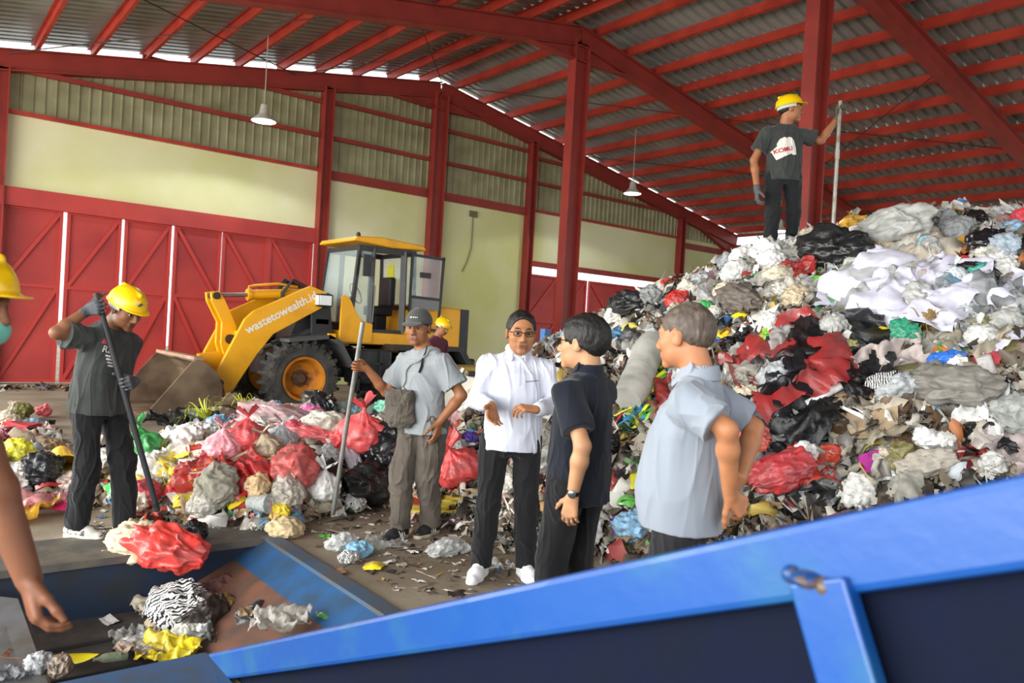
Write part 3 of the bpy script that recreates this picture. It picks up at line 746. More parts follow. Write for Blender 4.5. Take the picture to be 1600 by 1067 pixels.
YEL = mat('helmet_yellow', '#f2c40c', .28, coat=.3)
HAIR = mat('hair_black', '#14110f', .6); HAIRG = mat('hair_grey', '#4b3e35', .65, noise=(30, '#6d6259', .4, .8))
GLOVE = mat('glove_grey', '#55585c', .9, bump=(220, .2))
STEEL = mat('pole_dark', '#2c2d30', .45, metal=.4); STEELG = mat('pole_grey', '#8b8d8a', .45, metal=.4, noise=(9, '#5f5c58', .45, .75))

def rod(name, a, b, r, m, label, n=12, joint=None):
    a, b = Vector(a), Vector(b); o = empty(name, b, 0, label, 'pole'); mb = MB(); mb.tube([a-b, Vector((0, 0, 0))], r, n); s_ = mb.build('shaft', m, o, smooth=True)
    mb = MB(); d = (a-b).normalized(); mb.tube([d*.0-d*.01, d*.05], [r*.8, r*1.25], n); mb.build('tip', m, o, smooth=True)
    if joint is not None:
        mb = MB(); q = (a-b)*joint; mb.tube([q-d*.05, q+d*.05], r*1.25, n); mb.build('collar', m, o, smooth=True)
    return o

# ---- 1 man in the white long-sleeved polo shirt
g0 = onz(787, 900, 0)
p = Human(g0, 176, 1.68, .0048, 1)
p.setup(pel=(.0, 0, .90), neck=(-.012, -.01, 1.412), head=(-.02, .035, 1.528), hyaw=3, hpitch=-4, hs=1.10, shw=.178,
        ankle=((.15, .02, .09), (-.13, .0, .09)), footyaw=(-18, 12), wrist=(p.px(768, 634, 4.50), p.px(838, 640, 4.52)))
p.el = [V(.225, .03, 1.10), V(-.262, .03, 1.10)]; p.arms([None, None])
p.body('person', 'man in a white long-sleeved polo shirt and glasses, gesturing with both hands', [(p.dirw(dep(770, 690, 4.30)-dep(763, 625, 4.50)), (-.35, -.1, 1), dict(curls=(16, 14, 10), spread=1.25)),
        ((.93, .25, .1), (.05, -.35, -1), dict(curls=(34, 38, 22), extra=4))], '#a8724e', stubble='#4a372c')
p.trousers(BLACK(), (.094, .072, .066), top=.08)
WH = cloth_mat('white', '#c4c7d4')
sh = p.shirt(WH, [(-.10, 0, .004, .184, .142), (.02, 0, .008, .180, .142), (.14, 0, .014, .174, .140), (.28, 0, .008, .172, .128), (.38, 0, 0, .170, .112), (.45, 0, -.01, .125, .08), (.485, 0, -.012, .075, .06)], long=True, sr=(.056, .052, .047), amp=.008)
p.collar(WH, open_=.04)
project_decal('', sh, p.pel+p.TM @ V(.0, .13, .385), p.TM @ V(0, 1, .1), (0, 0, 1), 1., WH, 'placket', sh, poly=[(-.014, -.08), (.014, -.08), (.014, .07), (-.014, .07)], thick=.003)
p.hair(HAIR, .010, recede=.008, wide=.100)
for q in range(7): project_decal('', sh, p.pel+p.TM @ V(-.06-.0135*q, .13, .335+.0022*q), p.TM @ V(-.3, 1, .1), (0, 0, 1), 1., mat('print_grey', '#6d7078', .7), 'printed_mark', sh, poly=[(-.0055, -.003), (.0055, -.003), (.0055, .003), (-.0055, .003)], thick=.004)
def glasses(P, rim='#15120f', w=.5):
    HS = P.hs; M = P.HM; T = lambda *q: P.hc+M @ (V(*q)*HS); mb = MB(); r_ = .0022
    for i in (1, -1):
        pts = [T(i*.033+.022*math.copysign(abs(math.cos(a))**.5, math.cos(a)), .106-.004*abs(math.cos(a)), .006+.0145*math.copysign(abs(math.sin(a))**.6, math.sin(a))) for a in [k*PI/10 for k in range(21)]]
        mb.tube(pts, r_, 6)
        mb.tube([T(i*.055, .101, .012), T(i*.076, .07, .012), T(i*.080, -.005, .010), T(i*.078, -.02, -.004)], r_, 6)
    mb.tube([T(-.011, .106, .010), T(.011, .106, .010)], r_, 6)
    o = mb.build('eyeglasses', mat('glasses_rim', rim, .35), P.o, smooth=True)
    for i in (1, -1):
        bm = bmesh.new(); bm.faces.new([bm.verts.new(T(i*.033+.0215*math.copysign(abs(math.cos(a))**.5, math.cos(a)), .1055-.004*abs(math.cos(a)), .006+.014*math.copysign(abs(math.sin(a))**.6, math.sin(a)))) for a in [k*PI/10 for k in range(20)]])
        me = bpy.data.meshes.new('lens'); bm.to_mesh(me); bm.free(); linkmesh('lens', me, mat('spectacle_lens', '#23282a', .4, alpha=.30, spec=.1), o)
glasses(p)
p.shoes(mat('shoe_white', '#e9e9ea', .5, bump=(60, .1)), mat('sole_white', '#dedede', .5))
W1 = p

# ---- 2 man in grey T-shirt and cap with a steel pole
g0 = onz(652, 838, 0)
p = Human(g0, -142, 1.68, .0052, 2)
wl = p.px(686, 660, 5.5)
p.setup(pel=(-.0, .0, .89), neck=(.02, .03, 1.385), head=(.045, .065, 1.525), hyaw=26, hpitch=-4, hs=1.06, shw=.175, twist=0,
        ankle=((.04, .14, .09), (-.02, -.12, .09)), footyaw=(14, 10), wrist=(V(0, 0, 0), wl), knee=[(.1, 1, 0), (-.1, 1, 0)])
PT = p.px(557, 574, 5.62); ax = p.dirw(dep(566, 505, 5.66)-dep(520, 802, 5.90)); ax = nrm(ax)
nn = nrm(V(.2, .8, 0)); nn = nrm(nn-ax*(nn@ax)); dd = nrm(np.cross(ax, nn)); dd = dd if dd@V(1, 0, 0) > 0 else -dd
fdir = nrm(PT-p.sh[0]); nn = nrm(-np.cross(fdir, ax)); nn = nn if nn@V(0, 1, 0) > 0 else -nn
dd = nrm(np.cross(ax, nn)); dd = dd if dd@fdir > 0 else -dd
p.wr[0] = PT-dd*.078-nn*.032
p.arms([(.1, -.3, -1), (-.6, -.5, 0)])
p.body('person', 'man in grey T-shirt and dark cap holding a long steel pole beside the loader', [(dd, nn, dict(curls=(62, 75, 45), thumb=(.4, .55, .75))), ((.05, .1, -1), (1, .2, 0), dict(curls=(18, 28, 20)))], '#94603f', stubble='#4a372c')
p.trousers(cloth_mat('khaki_grey', '#5f574f', n=(6, '#4d463f', .4, .7)), (.098, .080, .076), top=.06, amp=.013)
GT = cloth_mat('grey_tee', '#8c9195')
sh2 = p.shirt(GT, [(-.12, 0, .0, .190, .145), (.02, 0, .004, .184, .138), (.14, 0, .006, .176, .13), (.28, 0, .0, .176, .124), (.38, 0, 0, .170, .112), (.45, 0, -.01, .125, .08), (.485, 0, -.012, .08, .062)], sleeve=.72, sr=(.064, .078, .088), amp=.009)
p.shoes(mat('shoe_black', '#1d1d20', .6), mat('sole_tan', '#b9ab95', .6), mat('stripe_white', '#e3ded6', .6))
p.hair(HAIR, .006)
# cap
g = Sdf(.0042); HS = p.hs; T = lambda *q: p.hc+p.HM @ (V(*q)*HS)
g.ell(T(0, -.014, .050), V(.088, .110, .092)*HS, p.HM, .01); g.loft(T(0, -.012, .028), p.HM, [(0, 0, 0, .090*HS, .112*HS), (.04, 0, 0, .088*HS, .110*HS)], k=.01)
g.cut(T(0, 0, .030), p.HM @ V(0, .08, -1)); g.ell(T(0, .125, .036), V(.070, .070, .008)*HS, p.HM @ head_mat(0, -12), .008); g.cone(T(0, -.014, .142), T(0, -.014, .146), .008, k=.004)
g.ell(T(0, -.014, .035), V(.082, .104, .088)*HS, p.HM, .003, 's')
cap = p.part('cap', g, cloth_mat('cap', '#4a4a4a'))
for q, w_ in ((-.022, .009), (-.002, .005), (.011, .004), (.022, .003)): project_decal('', cap, T(-q, .09, .078), p.HM @ V(0, 1, .3), p.HM @ V(0, 0, 1), 1., mat('print_pale', '#b9b7b0', .7), 'printed_mark', cap, poly=[(-w_, -.005), (w_, -.005), (w_, .005), (-w_, .005)], thick=.003)
# crossbody bag: strap and pouch
o = empty('crossbody_bag', p.loc, p.rz, 'faded brown-grey crossbody pouch hanging at the waist of the man with the cap', 'bag')
g = Sdf(.005); c = p.pel+V(.075, .175, .09)
g.loft(c, frame((.08, 0, 1), (1, .1, 0)), [(-.17, 0, .0, .09, .045), (-.13, 0, .01, .128, .070), (.04, 0, .01, .120, .065), (.08, 0, 0, .10, .045)], k=.02)
g.cone(c+V(-.10, .02, .055), c+V(.11, .0, .055), .035, k=.03)
BAGM = cloth_mat('bag', '#5a534a', n=(9, '#48423b', .4, .7)); b_ = sdf_object('pouch', g, BAGM, o, disp=wrinkle(.010, 11, 8)); 
g = Sdf(.005); g.loft(c+V(0, .015, .045), frame((.08, 0, 1), (1, .1, 0)), [(-.06, 0, 0, .126, .072), (.045, 0, 0, .116, .058)], k=.01); fl = sdf_object('flap', g, BAGM, o, disp=wrinkle(.008, 12, 9))
tv = [v.co.copy() for v in sh2.data.vertices]; tree = BVHTree.FromPolygons(tv, [q.vertices[:] for q in sh2.data.polygons])
for side, pts in ((0, [V(.10, .16, .20)+p.pel, V(.06, .2, .30)+p.pel, V(.0, .2, .40)+p.pel, V(-.06, .16, .47)+p.pel, V(-.10, .05, .53)+p.pel, V(-.11, -.04, .52)+p.pel, V(-.08, -.14, .44)+p.pel, V(.02, -.2, .25)+p.pel, V(.14, -.13, .15)+p.pel, V(.2, .0, .13)+p.pel, V(.19, .1, .13)+p.pel]),):
    cur = []
    for a, b in zip(pts[:-1], pts[1:]):
        for t in (0, .33, .66):
            q = Vector(a*(1-t)+b*t); hh_ = tree.find_nearest(q); d_ = (q-hh_[0]).length
            cur.append(hh_[0]+hh_[1]*.006)
    mb = MB(); mb.tube([c+V(-.09, .02, .06)]+cur+[c+V(.11, 0, .06)], .006, 6); mb.build('strap', mat('strap_pale', '#8a8a86', .7), o, smooth=True)
mb = MB(); L0 = p.neck+p.TM @ V(-.07, .05, .0); pts = [p.neck+p.TM @ V(*q) for q in ((-.062, .02, .02), (-.085, .07, -.02), (-.10, .12, -.07), (-.105, .15, -.12), (-.10, .165, -.16))]
mb.tube([tree.find_nearest(Vector(q))[0]+tree.find_nearest(Vector(q))[1]*.006 for q in pts], [.004, .004, .006, .010, .007], 6); mb.build('lanyard', cloth_mat('black', '#17171a'), sh2, smooth=True)
a_, b_ = dep(567, 503, 5.66), dep(520, 802, 5.90)
rod('steel_pole', a_, b_, .017, STEELG, 'long grey steel pole held upright by the man in the cap', joint=None)
P2 = p

# ---- 3 man in the dark navy polo, seen from behind
g0 = dep(888, 1021, 3.75); g0.z = 0
p = Human(g0, -52, 1.64, .0048, 3)
p.setup(pel=(0, -.0, .89), neck=(0, -.015, 1.395), head=(-.0, .02, 1.53), hyaw=8, hpitch=0, hs=1.10, shw=.176, ankle=((.11, .0, .09), (-.11, .03, .09)), wrist=(V(.17, .12, .88), p.px(894, 776, 3.5)))
p.arms([(-.1, .6, -.2), (-.4, -1, 0)])
p.body('person', 'man in a black polo shirt seen from behind, wearing glasses and a wristwatch', [((0, .1, -1), (-1, 0, 0)), ((.02, .12, -1), (1, .1, 0), dict(curls=(22, 30, 20)))], '#b98a66')
p.trousers(BLACK(), (.096, .078, .07), top=.05, w=.165, d=.125, seat=.01)
NV = cloth_mat('navy', '#171b26')
sh3 = p.shirt(NV, [(-.13, 0, -.008, .188, .150), (.02, 0, 0, .184, .145), (.14, 0, .006, .178, .14), (.28, 0, .0, .184, .130), (.38, 0, -.005, .175, .115), (.45, 0, -.01, .13, .085), (.485, 0, -.012, .08, .062)], sleeve=.74, sr=(.066, .074, .078), amp=.007)
p.collar(NV); p.hair(HAIR, .016); glasses(p)
p.shoes(mat('shoe_black', '#1d1d20', .6), mat('sole_dark', '#2a2a2a', .6))
W = p.wr[1]; f_ = nrm(p.el[1]-W); mb = MB(); Mw = Matrix(frame(f_, (1, 0, 0)).tolist())
mb.lathe([(.0275, .0), (.031, .002), (.031, .018), (.0275, .02)], W+f_*.012, Mw, 24); wt = mb.build('wristwatch', mat('watch', '#2a2a2c', .3, metal=.6), p.o, smooth=True)
od = nrm(p.dirw(-CF)); od = nrm(od-f_*(od@f_)+V(-.5, 0, 0)); mb = MB(); mb.lathe([(.001, 0), (.019, 0), (.019, .008), (.015, .011), (.001, .011)], W+f_*.022+od*.027, Matrix(frame(od, f_).tolist()), 20); mb.build('watch_case', mat('watch_case', '#8a8d90', .25, metal=.8), wt, smooth=True)

# ---- 4 man in the light grey polo, hands behind his back
g0 = dep(1042, 1145, 3.05); g0.z = 0
p = Human(g0, -64, 1.68, .0045, 4)
hL = p.px(1140, 770, 2.97); hR = p.px(1150, 772, 3.02)
p.setup(pel=(0, -.02, .89), neck=(0, -.035, 1.41), head=(0, .02, 1.548), hyaw=-16, hpitch=-6, hs=1.06, shw=.178, ankle=((.11, .0, .09), (-.11, .02, .09)), wrist=(p.px(1158, 745, 3.06), p.px(1140, 772, 2.86)))
p.el = [p.px(1178, 668, 3.16), p.px(1136, 672, 2.76)]; p.arms([None, None])
p.body('person', 'stout man in a light grey polo shirt with hands clasped behind his back', [(p.dirw(dep(1132, 800, 2.96)-dep(1160, 770, 3.0)), (0, -.9, .4), dict(curls=(30, 35, 25))), (p.dirw(dep(1176, 806, 2.95)-dep(1140, 770, 2.9)), (.2, .9, .2), dict(curls=(42, 40, 25)))], '#b57a55', fat=1.15)
p.trousers(cloth_mat('charcoal', '#26262a'), (.076, .074, .07), top=.0, w=.14, d=.11, seat=.0)
LG = cloth_mat('light_grey', '#8f97a3')
def vent(g):
    q = p.px(1052, 838, 2.90); g.cone(q+V(0, 0, -.08), q+V(0.0, 0, .055), .050, .002, k=.003, op='s')
sh4 = p.shirt(LG, [(-.085, 0, .01, .184, .160), (-.02, 0, .02, .182, .168), (.05, 0, .026, .182, .174), (.16, 0, .02, .180, .165), (.28, 0, .015, .184, .148), (.38, 0, -.0, .176, .122), (.45, 0, -.015, .13, .09), (.485, 0, -.022, .08, .064)], sleeve=.78, sr=(.070, .078, .082), amp=.006, extra=vent)
p.collar(LG, r=.074, h_=.04); p.hair(HAIRG, .006, recede=.0)
p.shoes(mat('shoe_black', '#1d1d20', .6), mat('sole_dark', '#2a2a2a', .6))
P4 = p

# ---- 5 worker in dark T-shirt with a black pole, left
g0 = onz(147, 838, 0)
p = Human(g0, 110, 1.72, .005, 5)
top = p.px(152, 462, 5.0); bot = p.px(246, 796, 5.15); ax = nrm(top-bot)
p.setup(pel=(0, -.02, .93), neck=(.0, .045, 1.385), head=(.0, .175, 1.50), hyaw=-4, hpitch=-26, hs=1.06, shw=.18, twist=0,
        ankle=((.08, -.07, .09), (-.10, .16, .09)), footyaw=(12, 4), wrist=(V(0, 0, 0), V(0, 0, 0)))
G1 = p.px(157, 480, 5.0); G2 = p.px(196, 600, 5.06)
for i, (G_, hint) in enumerate(((G1, None), (G2, None))):
    fd = nrm(G_-p.sh[i]) if i else V(.1, .9, .25); n_ = np.cross(fd, ax); n_ = nrm(n_); n_ = n_ if n_@V(-1 if i == 0 else 1, 0, 0) > 0 else -n_
    d_ = nrm(np.cross(ax, n_)); d_ = d_ if d_@fd > 0 else -d_
    p.wr[i] = G_-d_*.080-n_*.034; setattr(p, 'g%d' % i, (d_, n_))
p.el = [p.px(88, 520, 4.86), p.px(178, 598, 5.25)]
v = p.wr[0]-p.el[0]; p.el[0] = p.wr[0]-nrm(v)*min(np.linalg.norm(v), .30)
p.arms([None, None])
p.sh[0] = p.sh[0]+V(0, 0, .02)
p.body('person', 'worker in dark grey T-shirt and yellow hard hat bending over a black pole', [None, None], '#7d5238', stubble='#2a1c14')
for i in (0, 1): gloves(p, i, *getattr(p, 'g%d' % i), mat('glove_dark', '#484b50', .9, bump=(220, .2)), curls=(60, 72, 45), thumb=(.4, .55, .7))
p.trousers(BLACK(), (.084, .078, .070), top=.0, w=.155, d=.115, amp=.010)
DG = cloth_mat('dark_grey', '#3c3f3d', n=(7, '#343735', .4, .7))
sh5 = p.shirt(DG, [(-.10, 0, .0, .192, .156), (.02, 0, .004, .188, .148), (.14, 0, .006, .182, .14), (.28, 0, .0, .180, .13), (.38, 0, 0, .174, .116), (.45, 0, -.01, .13, .085), (.49, 0, -.012, .08, .062)], sleeve=.70, sr=(.068, .082, .088), amp=.010)
project_decal('RE', sh5, p.pel+p.TM @ V(.105, .13, .335), p.TM @ V(.45, 1, 0), p.TM @ V(-.2, 0, 1), .06, mat('print_white2', '#c9c6c2', .7), 'lettering', sh5, thick=.006, bold=.001)
for q in range(4): project_decal('', sh5, p.pel+p.TM @ V(.09-.006*q, .13, .295-.021*q), p.TM @ V(.45, 1, 0), p.TM @ V(-.2, 0, 1), 1., mat('print_white2'), 'printed_mark', sh5, thick=.006, poly=[(-.024+.002*q, -.006), (.024-.002*q, -.006), (.024-.002*q, .006), (-.024+.002*q, .006)])
project_decal('', sh5, p.pel+p.TM @ V(.115, .13, .385), p.TM @ V(.45, 1, 0), p.TM @ V(-.2, 0, 1), .05, mat('print_b8434a', '#b8434a', .7), 'printed_patch', sh5, thick=.005, poly=[(-.6, -.3), (.7, -.3), (.6, .35), (-.5, .3)])
p.hair(HAIR, .004); p.helmet(YEL, tilt=2, badge=True)
p.shoes(mat('shoe_whitegrey', '#b7b3ab', .6, noise=(20, '#3a3a3c', .52, .6)), mat('sole_cream', '#cfc8ba', .6))
rod('black_pole', dep(150, 458, 5.0), dep(246, 797, 5.15), .019, STEEL, 'black steel pole held by the worker bending at the pit')
P5 = p

# ---- 6 worker standing on the heap
g0 = dep(1216, 402, 8.0); g0.z = float(H(g0.x, g0.y))-.07
p = Human(g0, 176, 1.70, .0062, 6)
T6 = dep(1313, 158, 8.0); B6 = dep(1300, 378, 7.95)
p.setup(pel=(0, 0, .92), neck=(0, -.01, 1.41), head=(-.03, .01, 1.555), hyaw=78, hpitch=2, hs=1.06, shw=.18, ankle=((.13, .05, .05), (-.14, -.02, .14)), footyaw=(-10, 25), wrist=(p.px(1183, 297, 7.9), V(0, 0, 0)))
G6 = p.px(1312, 172, 8.0); ax = nrm(p.L(T6)-p.L(B6)); d6 = nrm(np.cross(ax, V(0, 1, 0))); d6 = d6 if d6[0] < 0 else -d6; n6 = nrm(np.cross(d6, ax)); n6 = n6 if n6[1] > 0 else -n6
p.wr[1] = G6-V(0, 0, .07)-n6*.03; dg6 = (V(-.15, .1, 1), V(-.5, .8, .1))
p.el = [p.px(1178, 250, 8.0), p.px(1282, 220, 8.0)]; p.arms([None, None])
p.body('person', 'worker with yellow hard hat and printed T-shirt standing on top of the waste heap', [None, None], '#a06a48')
gloves(p, 0, (.0, .1, -1), (-1, .1, 0), GLOVE, curls=(30, 35, 25)); gloves(p, 1, V(-.25, .2, 1), n6*1.+V(-.4, 0, 0), mat('glove_brown', '#5f5648', .9, bump=(220, .2)), curls=(50, 62, 35))
p.trousers(cloth_mat('black_jeans', '#1e2022'), (.092, .070, .062), top=.03, w=.16, d=.115, amp=.008)
sh6 = p.shirt(DG, [(-.10, 0, .0, .186, .14), (.02, 0, .004, .180, .136), (.14, 0, .006, .174, .13), (.28, 0, .0, .176, .122), (.38, 0, 0, .172, .11), (.45, 0, -.01, .13, .082), (.49, 0, -.012, .08, .062)], sleeve=.66, sr=(.064, .078, .084), amp=.008)
c6 = p.pel+p.TM @ V(.045, .13, .215); nf = p.TM @ V(0, 1, 0); uf = p.TM @ V(.26, 0, 1)
blob = [(-.8, -.75), (.35, -.5), (.42, -.62), (.72, -.66), (.80, -.1), (.78, .45), (.62, .72), (.42, .80), (.30, .72), (.14, .84), (-.04, .72), (-.2, .78), (-.36, .62), (-.5, .45), (-.52, .28), (-.95, .0)]
project_decal('', sh6, c6, nf, uf, .135, mat('print_white', '#dcd8cf', .7), 'printed_patch', sh6, poly=blob, thick=.007)
project_decal('KOMU', sh6, c6+p.TM @ V(.02, 0, -.022), nf, uf, .062, mat('print_red', '#b3202c', .7), 'lettering', sh6, thick=.015, bold=.0012)
p.hair(HAIR, .004); p.helmet(YEL, tilt=8)
p.shoes(mat('shoe_black', '#1d1d20', .6), mat('sole_dark', '#2a2a2a', .6))
mb = MB()
rod('steel_pole', T6, B6, .02, mat('pole_pale', '#a9a79d', .4, metal=.5, noise=(8, '#7c766c', .45, .7)), 'pale steel pole planted on the heap by the standing worker', joint=.62)
P6 = p

# ---- 7 far worker behind the loader
g0 = dep(683, 505, 12.0); g0.z = 0
p = Human(g0, 120, 1.72, .007, 7)
p.setup(pel=(0, -.05, .92), neck=(0, .03, 1.39), head=(0, .11, 1.53), hyaw=-10, hpitch=-22, hs=1.06, wrist=(V(.25, .12, .9), V(-.25, .15, .9)))
p.arms([(.5, -1, 0), (-.5, -1, 0)]); p.body('person', 'distant worker in maroon shirt and yellow hard hat behind the loader', [((0, .2, -1), (-1, 0, 0)), ((0, .2, -1), (1, 0, 0))], '#9a6a4a', detail=False)
p.trousers(BLACK()); p.shirt(cloth_mat('maroon', '#5d2433'), [(-.10, 0, .0, .18, .135), (.14, 0, .006, .170, .125), (.28, 0, .0, .172, .118), (.38, 0, 0, .168, .108), (.45, 0, -.01, .13, .082), (.49, 0, -.012, .08, .062)], sr=(.064, .072, .076))
p.hair(HAIR, .004); p.helmet(YEL, tilt=4); p.shoes(mat('shoe_black', '#1d1d20', .6), mat('sole_dark', '#2a2a2a', .6))

# ---- 8 worker at the left edge, arm reaching down over the pit
g0 = dep(-86, 500, 2.25); g0.z = 0
p = Human(g0, 88, 1.70, .005, 8)
wr = p.px(45, 905, 2.02)
p.setup(pel=(0, -.06, .90), neck=(0, -.03, 1.37), head=(-.0, .06, 1.50), hyaw=0, hpitch=-8, hs=1.06, wrist=(wr, V(-.25, -.15, .80)))
p.el = [p.px(-28, 705, 2.0), None]; p.arms([None, (-.6, -.5, 0)])
p.body('person', 'sorter at the left edge in orange, with yellow hard hat and teal mask, reaching down', [(p.dirw(dep(58, 985, 2.0)-dep(42, 890, 2.02)), (-.2, .2, .1), dict(curls=(38, 30, 18), thumb=(.9, .35, .4))), ((0, .3, -1), (1, 0, 0))], '#7a4e37', armr=1.22, hsc=1.12)
p.trousers(BLACK())
OR = cloth_mat('orange', '#e2521c')
p.shirt(OR, [(-.14, 0, .0, .19, .145), (.14, 0, .006, .180, .135), (.28, 0, .0, .176, .125), (.38, 0, 0, .170, .112), (.45, 0, -.01, .13, .085), (.49, 0, -.012, .08, .062)], sleeve=.97, sr=(.066, .064, .062))
g = Sdf(.005); HS = p.hs; T = lambda *q: p.hc+p.HM @ (V(*q)*HS)
g.ell(T(0, -.02, .03), V(.090, .108, .100)*HS, p.HM, .02); g.cone(T(0, -.02, -.04), p.neck+V(0, .0, -.02), .088, .125, k=.05); g.ell(p.neck+V(0, .02, -.07), (.15, .12, .10), None, .04)
g.ell(T(0, .11, -.012), V(.058, .07, .075)*HS, p.HM, .012, 's')
p.part('headscarf', g, cloth_mat('black', '#17171a'), disp=wrinkle(.006, 12, 3))
p.helmet(YEL, tilt=4, sz=1.03)
g = Sdf(.004); g.ell(T(0, .075, -.058), V(.058, .045, .045)*HS, p.HM, .01); g.ell(T(0, .066, -.058), V(.056, .043, .043)*HS, p.HM, .004, 's'); g.cut(T(0, .055, 0), p.HM @ V(0, -1, 0))
p.part('face_mask', g, cloth_mat('teal', '#6fc0ab'), disp=wrinkle(.0015, 25, 3))
p.shoes(mat('shoe_black', '#1d1d20', .6), mat('sole_dark', '#2a2a2a', .6))
# ================================================================ wheel loader (local +Y = forward, +X = its right, world heading -X)
YL = mat('loader_yellow', '#eda90f', .42, noise=(2.5, '#d1900f', .5, .85)); BK = mat('loader_black', '#26282b', .5, noise=(4, '#3a3b3c', .5, .8)); TYRE = mat('tyre', '#343434', .9, noise=(5, '#55524c', .4, .75), bump=(30, .3))
RIM = mat('rim_orange', '#c47a17', .6, noise=(6, '#7a4a1c', .5, .8)); BUCK = mat('bucket_steel', '#7d6a55', .6, metal=.3, noise=(1.8, '#4d3b2e', .4, .65), bump=(9, .2))
GLS = mat('cab_glass', '#cfe6e6', .05, alpha=.22, spec=.8); CHR = mat('cylinder_rod', '#8d8a83', .35, metal=.7); RUST = mat('rust', '#8a4a35', .7)
LD = empty('wheel_loader', (5.24, 12.85, 0), PI/2, 'yellow wheel loader with a big front bucket parked before the red doors', 'wheel loader')

CABP = 'cab_frame cab_floor windscreen side_window rear_window cab_roof beacon mirror grab_handle seat dashboard steering_wheel cab_door'.split()
def lp(name, m, mt, par=LD, **k):
    o = m.build(name, mt, par, **k)
    if name in CABP: o.scale = (.90, .855, 1); o.location = (0, -.37, 0)
    return o
def q4(pts, x0, x1, mb=None):
    """side profile (y, z) extruded across x0..x1"""
    m = mb or MB(); m.prism([(0, y, z) for y, z in pts], (x0, 0, 0), (x1, 0, 0)); return m
def wheel(x, y, r=.60, w=.42):
    s_ = 1 if x > 0 else -1; Mx = Matrix.Rotation(PI/2*s_, 3, 'Y')
    m = MB(); h = w/2
    m.lathe([(r*.57, -h*.5), (r*.58, -h*.8), (r*.66, -h*.98), (r*.86, -h), (r*.955, -h*.80), (r*.965, 0), (r*.955, h*.80), (r*.86, h), (r*.66, h*.98), (r*.58, h*.8), (r*.57, -h*.5)], (x, y, r), Mx, 48)
    n = 24
    for i in range(n):
        for sd in (-1, 1):
            a = 2*PI*(i+(.5 if sd > 0 else 0))/n; da = .16*sd
            for rr, zz, ww in ((r*.985, sd*h*.48, h*.9),):
                c = Vector((x+zz, y+rr*math.cos(a)*.985, r+rr*math.sin(a)*.985)); Mr_ = Matrix.Rotation(a, 3, 'X') @ Matrix.Rotation(.5*sd, 3, 'Y')
                m.box(c, (ww, .07, .05), Matrix.Rotation(a, 3, 'X') @ Matrix.Rotation(.45*sd, 3, 'Z'))
            # shoulder lug running down the side wall
            c = Vector((x+sd*h*.93, y+r*.90*math.cos(a), r+r*.90*math.sin(a))); m.box(c, (.045, .075, .12), Matrix.Rotation(a, 3, 'X'))
    t = lp('tyre', m, TYRE)
    m = MB(); m.lathe([(.02, -h*.15), (r*.30, -h*.1), (r*.44, h*.1), (r*.50, h*.5), (r*.54, h*.92), (r*.605, h*.98), (r*.605, -h*.8), (r*.02, -h*.8)], (x, y, r), Mx, 40); m.build('rim', RIM, t, smooth=True)
    m = MB(); m.lathe([(.01, h*.35), (r*.12, h*.35), (r*.15, h*.15), (r*.22, h*.05), (r*.22, -h*.2), (.01, -h*.2)], (x, y, r), Mx, 24)
    for k in range(8):
        a = k*PI/4; m.lathe([(.002, h*.3), (.018, h*.3), (.018, 0), (.002, 0)], (x, y+r*.22*math.cos(a), r+r*.22*math.sin(a)), Mx, 8)
    m.build('hub', mat('hub', '#5a4030', .7), t, smooth=True)
WB = 2.35
for y in (0, -WB):
    for x in (.78, -.78): wheel(x, y)
m = MB(); m.tube([(-.7, 0, .6), (.7, 0, .6)], .13, 16); m.b2((-.3, -.25, .42), (.3, .25, .85)); lp('front_axle', m, BK)
m = MB(); m.tube([(-.7, -WB, .6), (.7, -WB, .6)], .13, 16); m.b2((-.35, -WB-.3, .42), (.35, -WB+.3, .85)); lp('rear_axle', m, BK)
# front frame and tower
m = q4([(-.75, .62), (.45, .62), (.42, .95), (.05, 1.15), (-.25, 1.98), (-.62, 1.98), (-.75, 1.1)], -.30, .30); lp('front_frame', m, BK, bevel=.01)
m = q4([(-.30, 1.2), (-.26, 2.02), (-.58, 2.05), (-.68, 1.35), (-.55, 1.15)], .44, .50); q4([(-.30, 1.2), (-.26, 2.02), (-.58, 2.05), (-.68, 1.35), (-.55, 1.15)], -.50, -.44, m); m.b2((-.5, -.6, 1.5), (.5, -.35, 1.6)); lp('tower', m, BK, bevel=.008)
# lift arms
arm = [(-.46, 2.06), (-.56, 1.97), (-.50, 1.83), (.40, 1.30), (.66, .95), (1.02, .36), (1.20, .33), (1.36, .44), (1.30, .62), (.88, 1.52), (.74, 1.66), (-.20, 2.14)]
for x0, x1 in ((.50, .58), (-.58, -.50)):
    a = lp('lift_arm', q4(arm, x0, x1), YL, bevel=.012)
    if x0 < 0: ARM = a
m = MB(); m.tube([(-.54, .82, 1.15), (.54, .82, 1.15)], .10, 20); m.b2((-.54, .7, 1.18), (.54, .9, 1.32)); lp('cross_tube', m, YL)
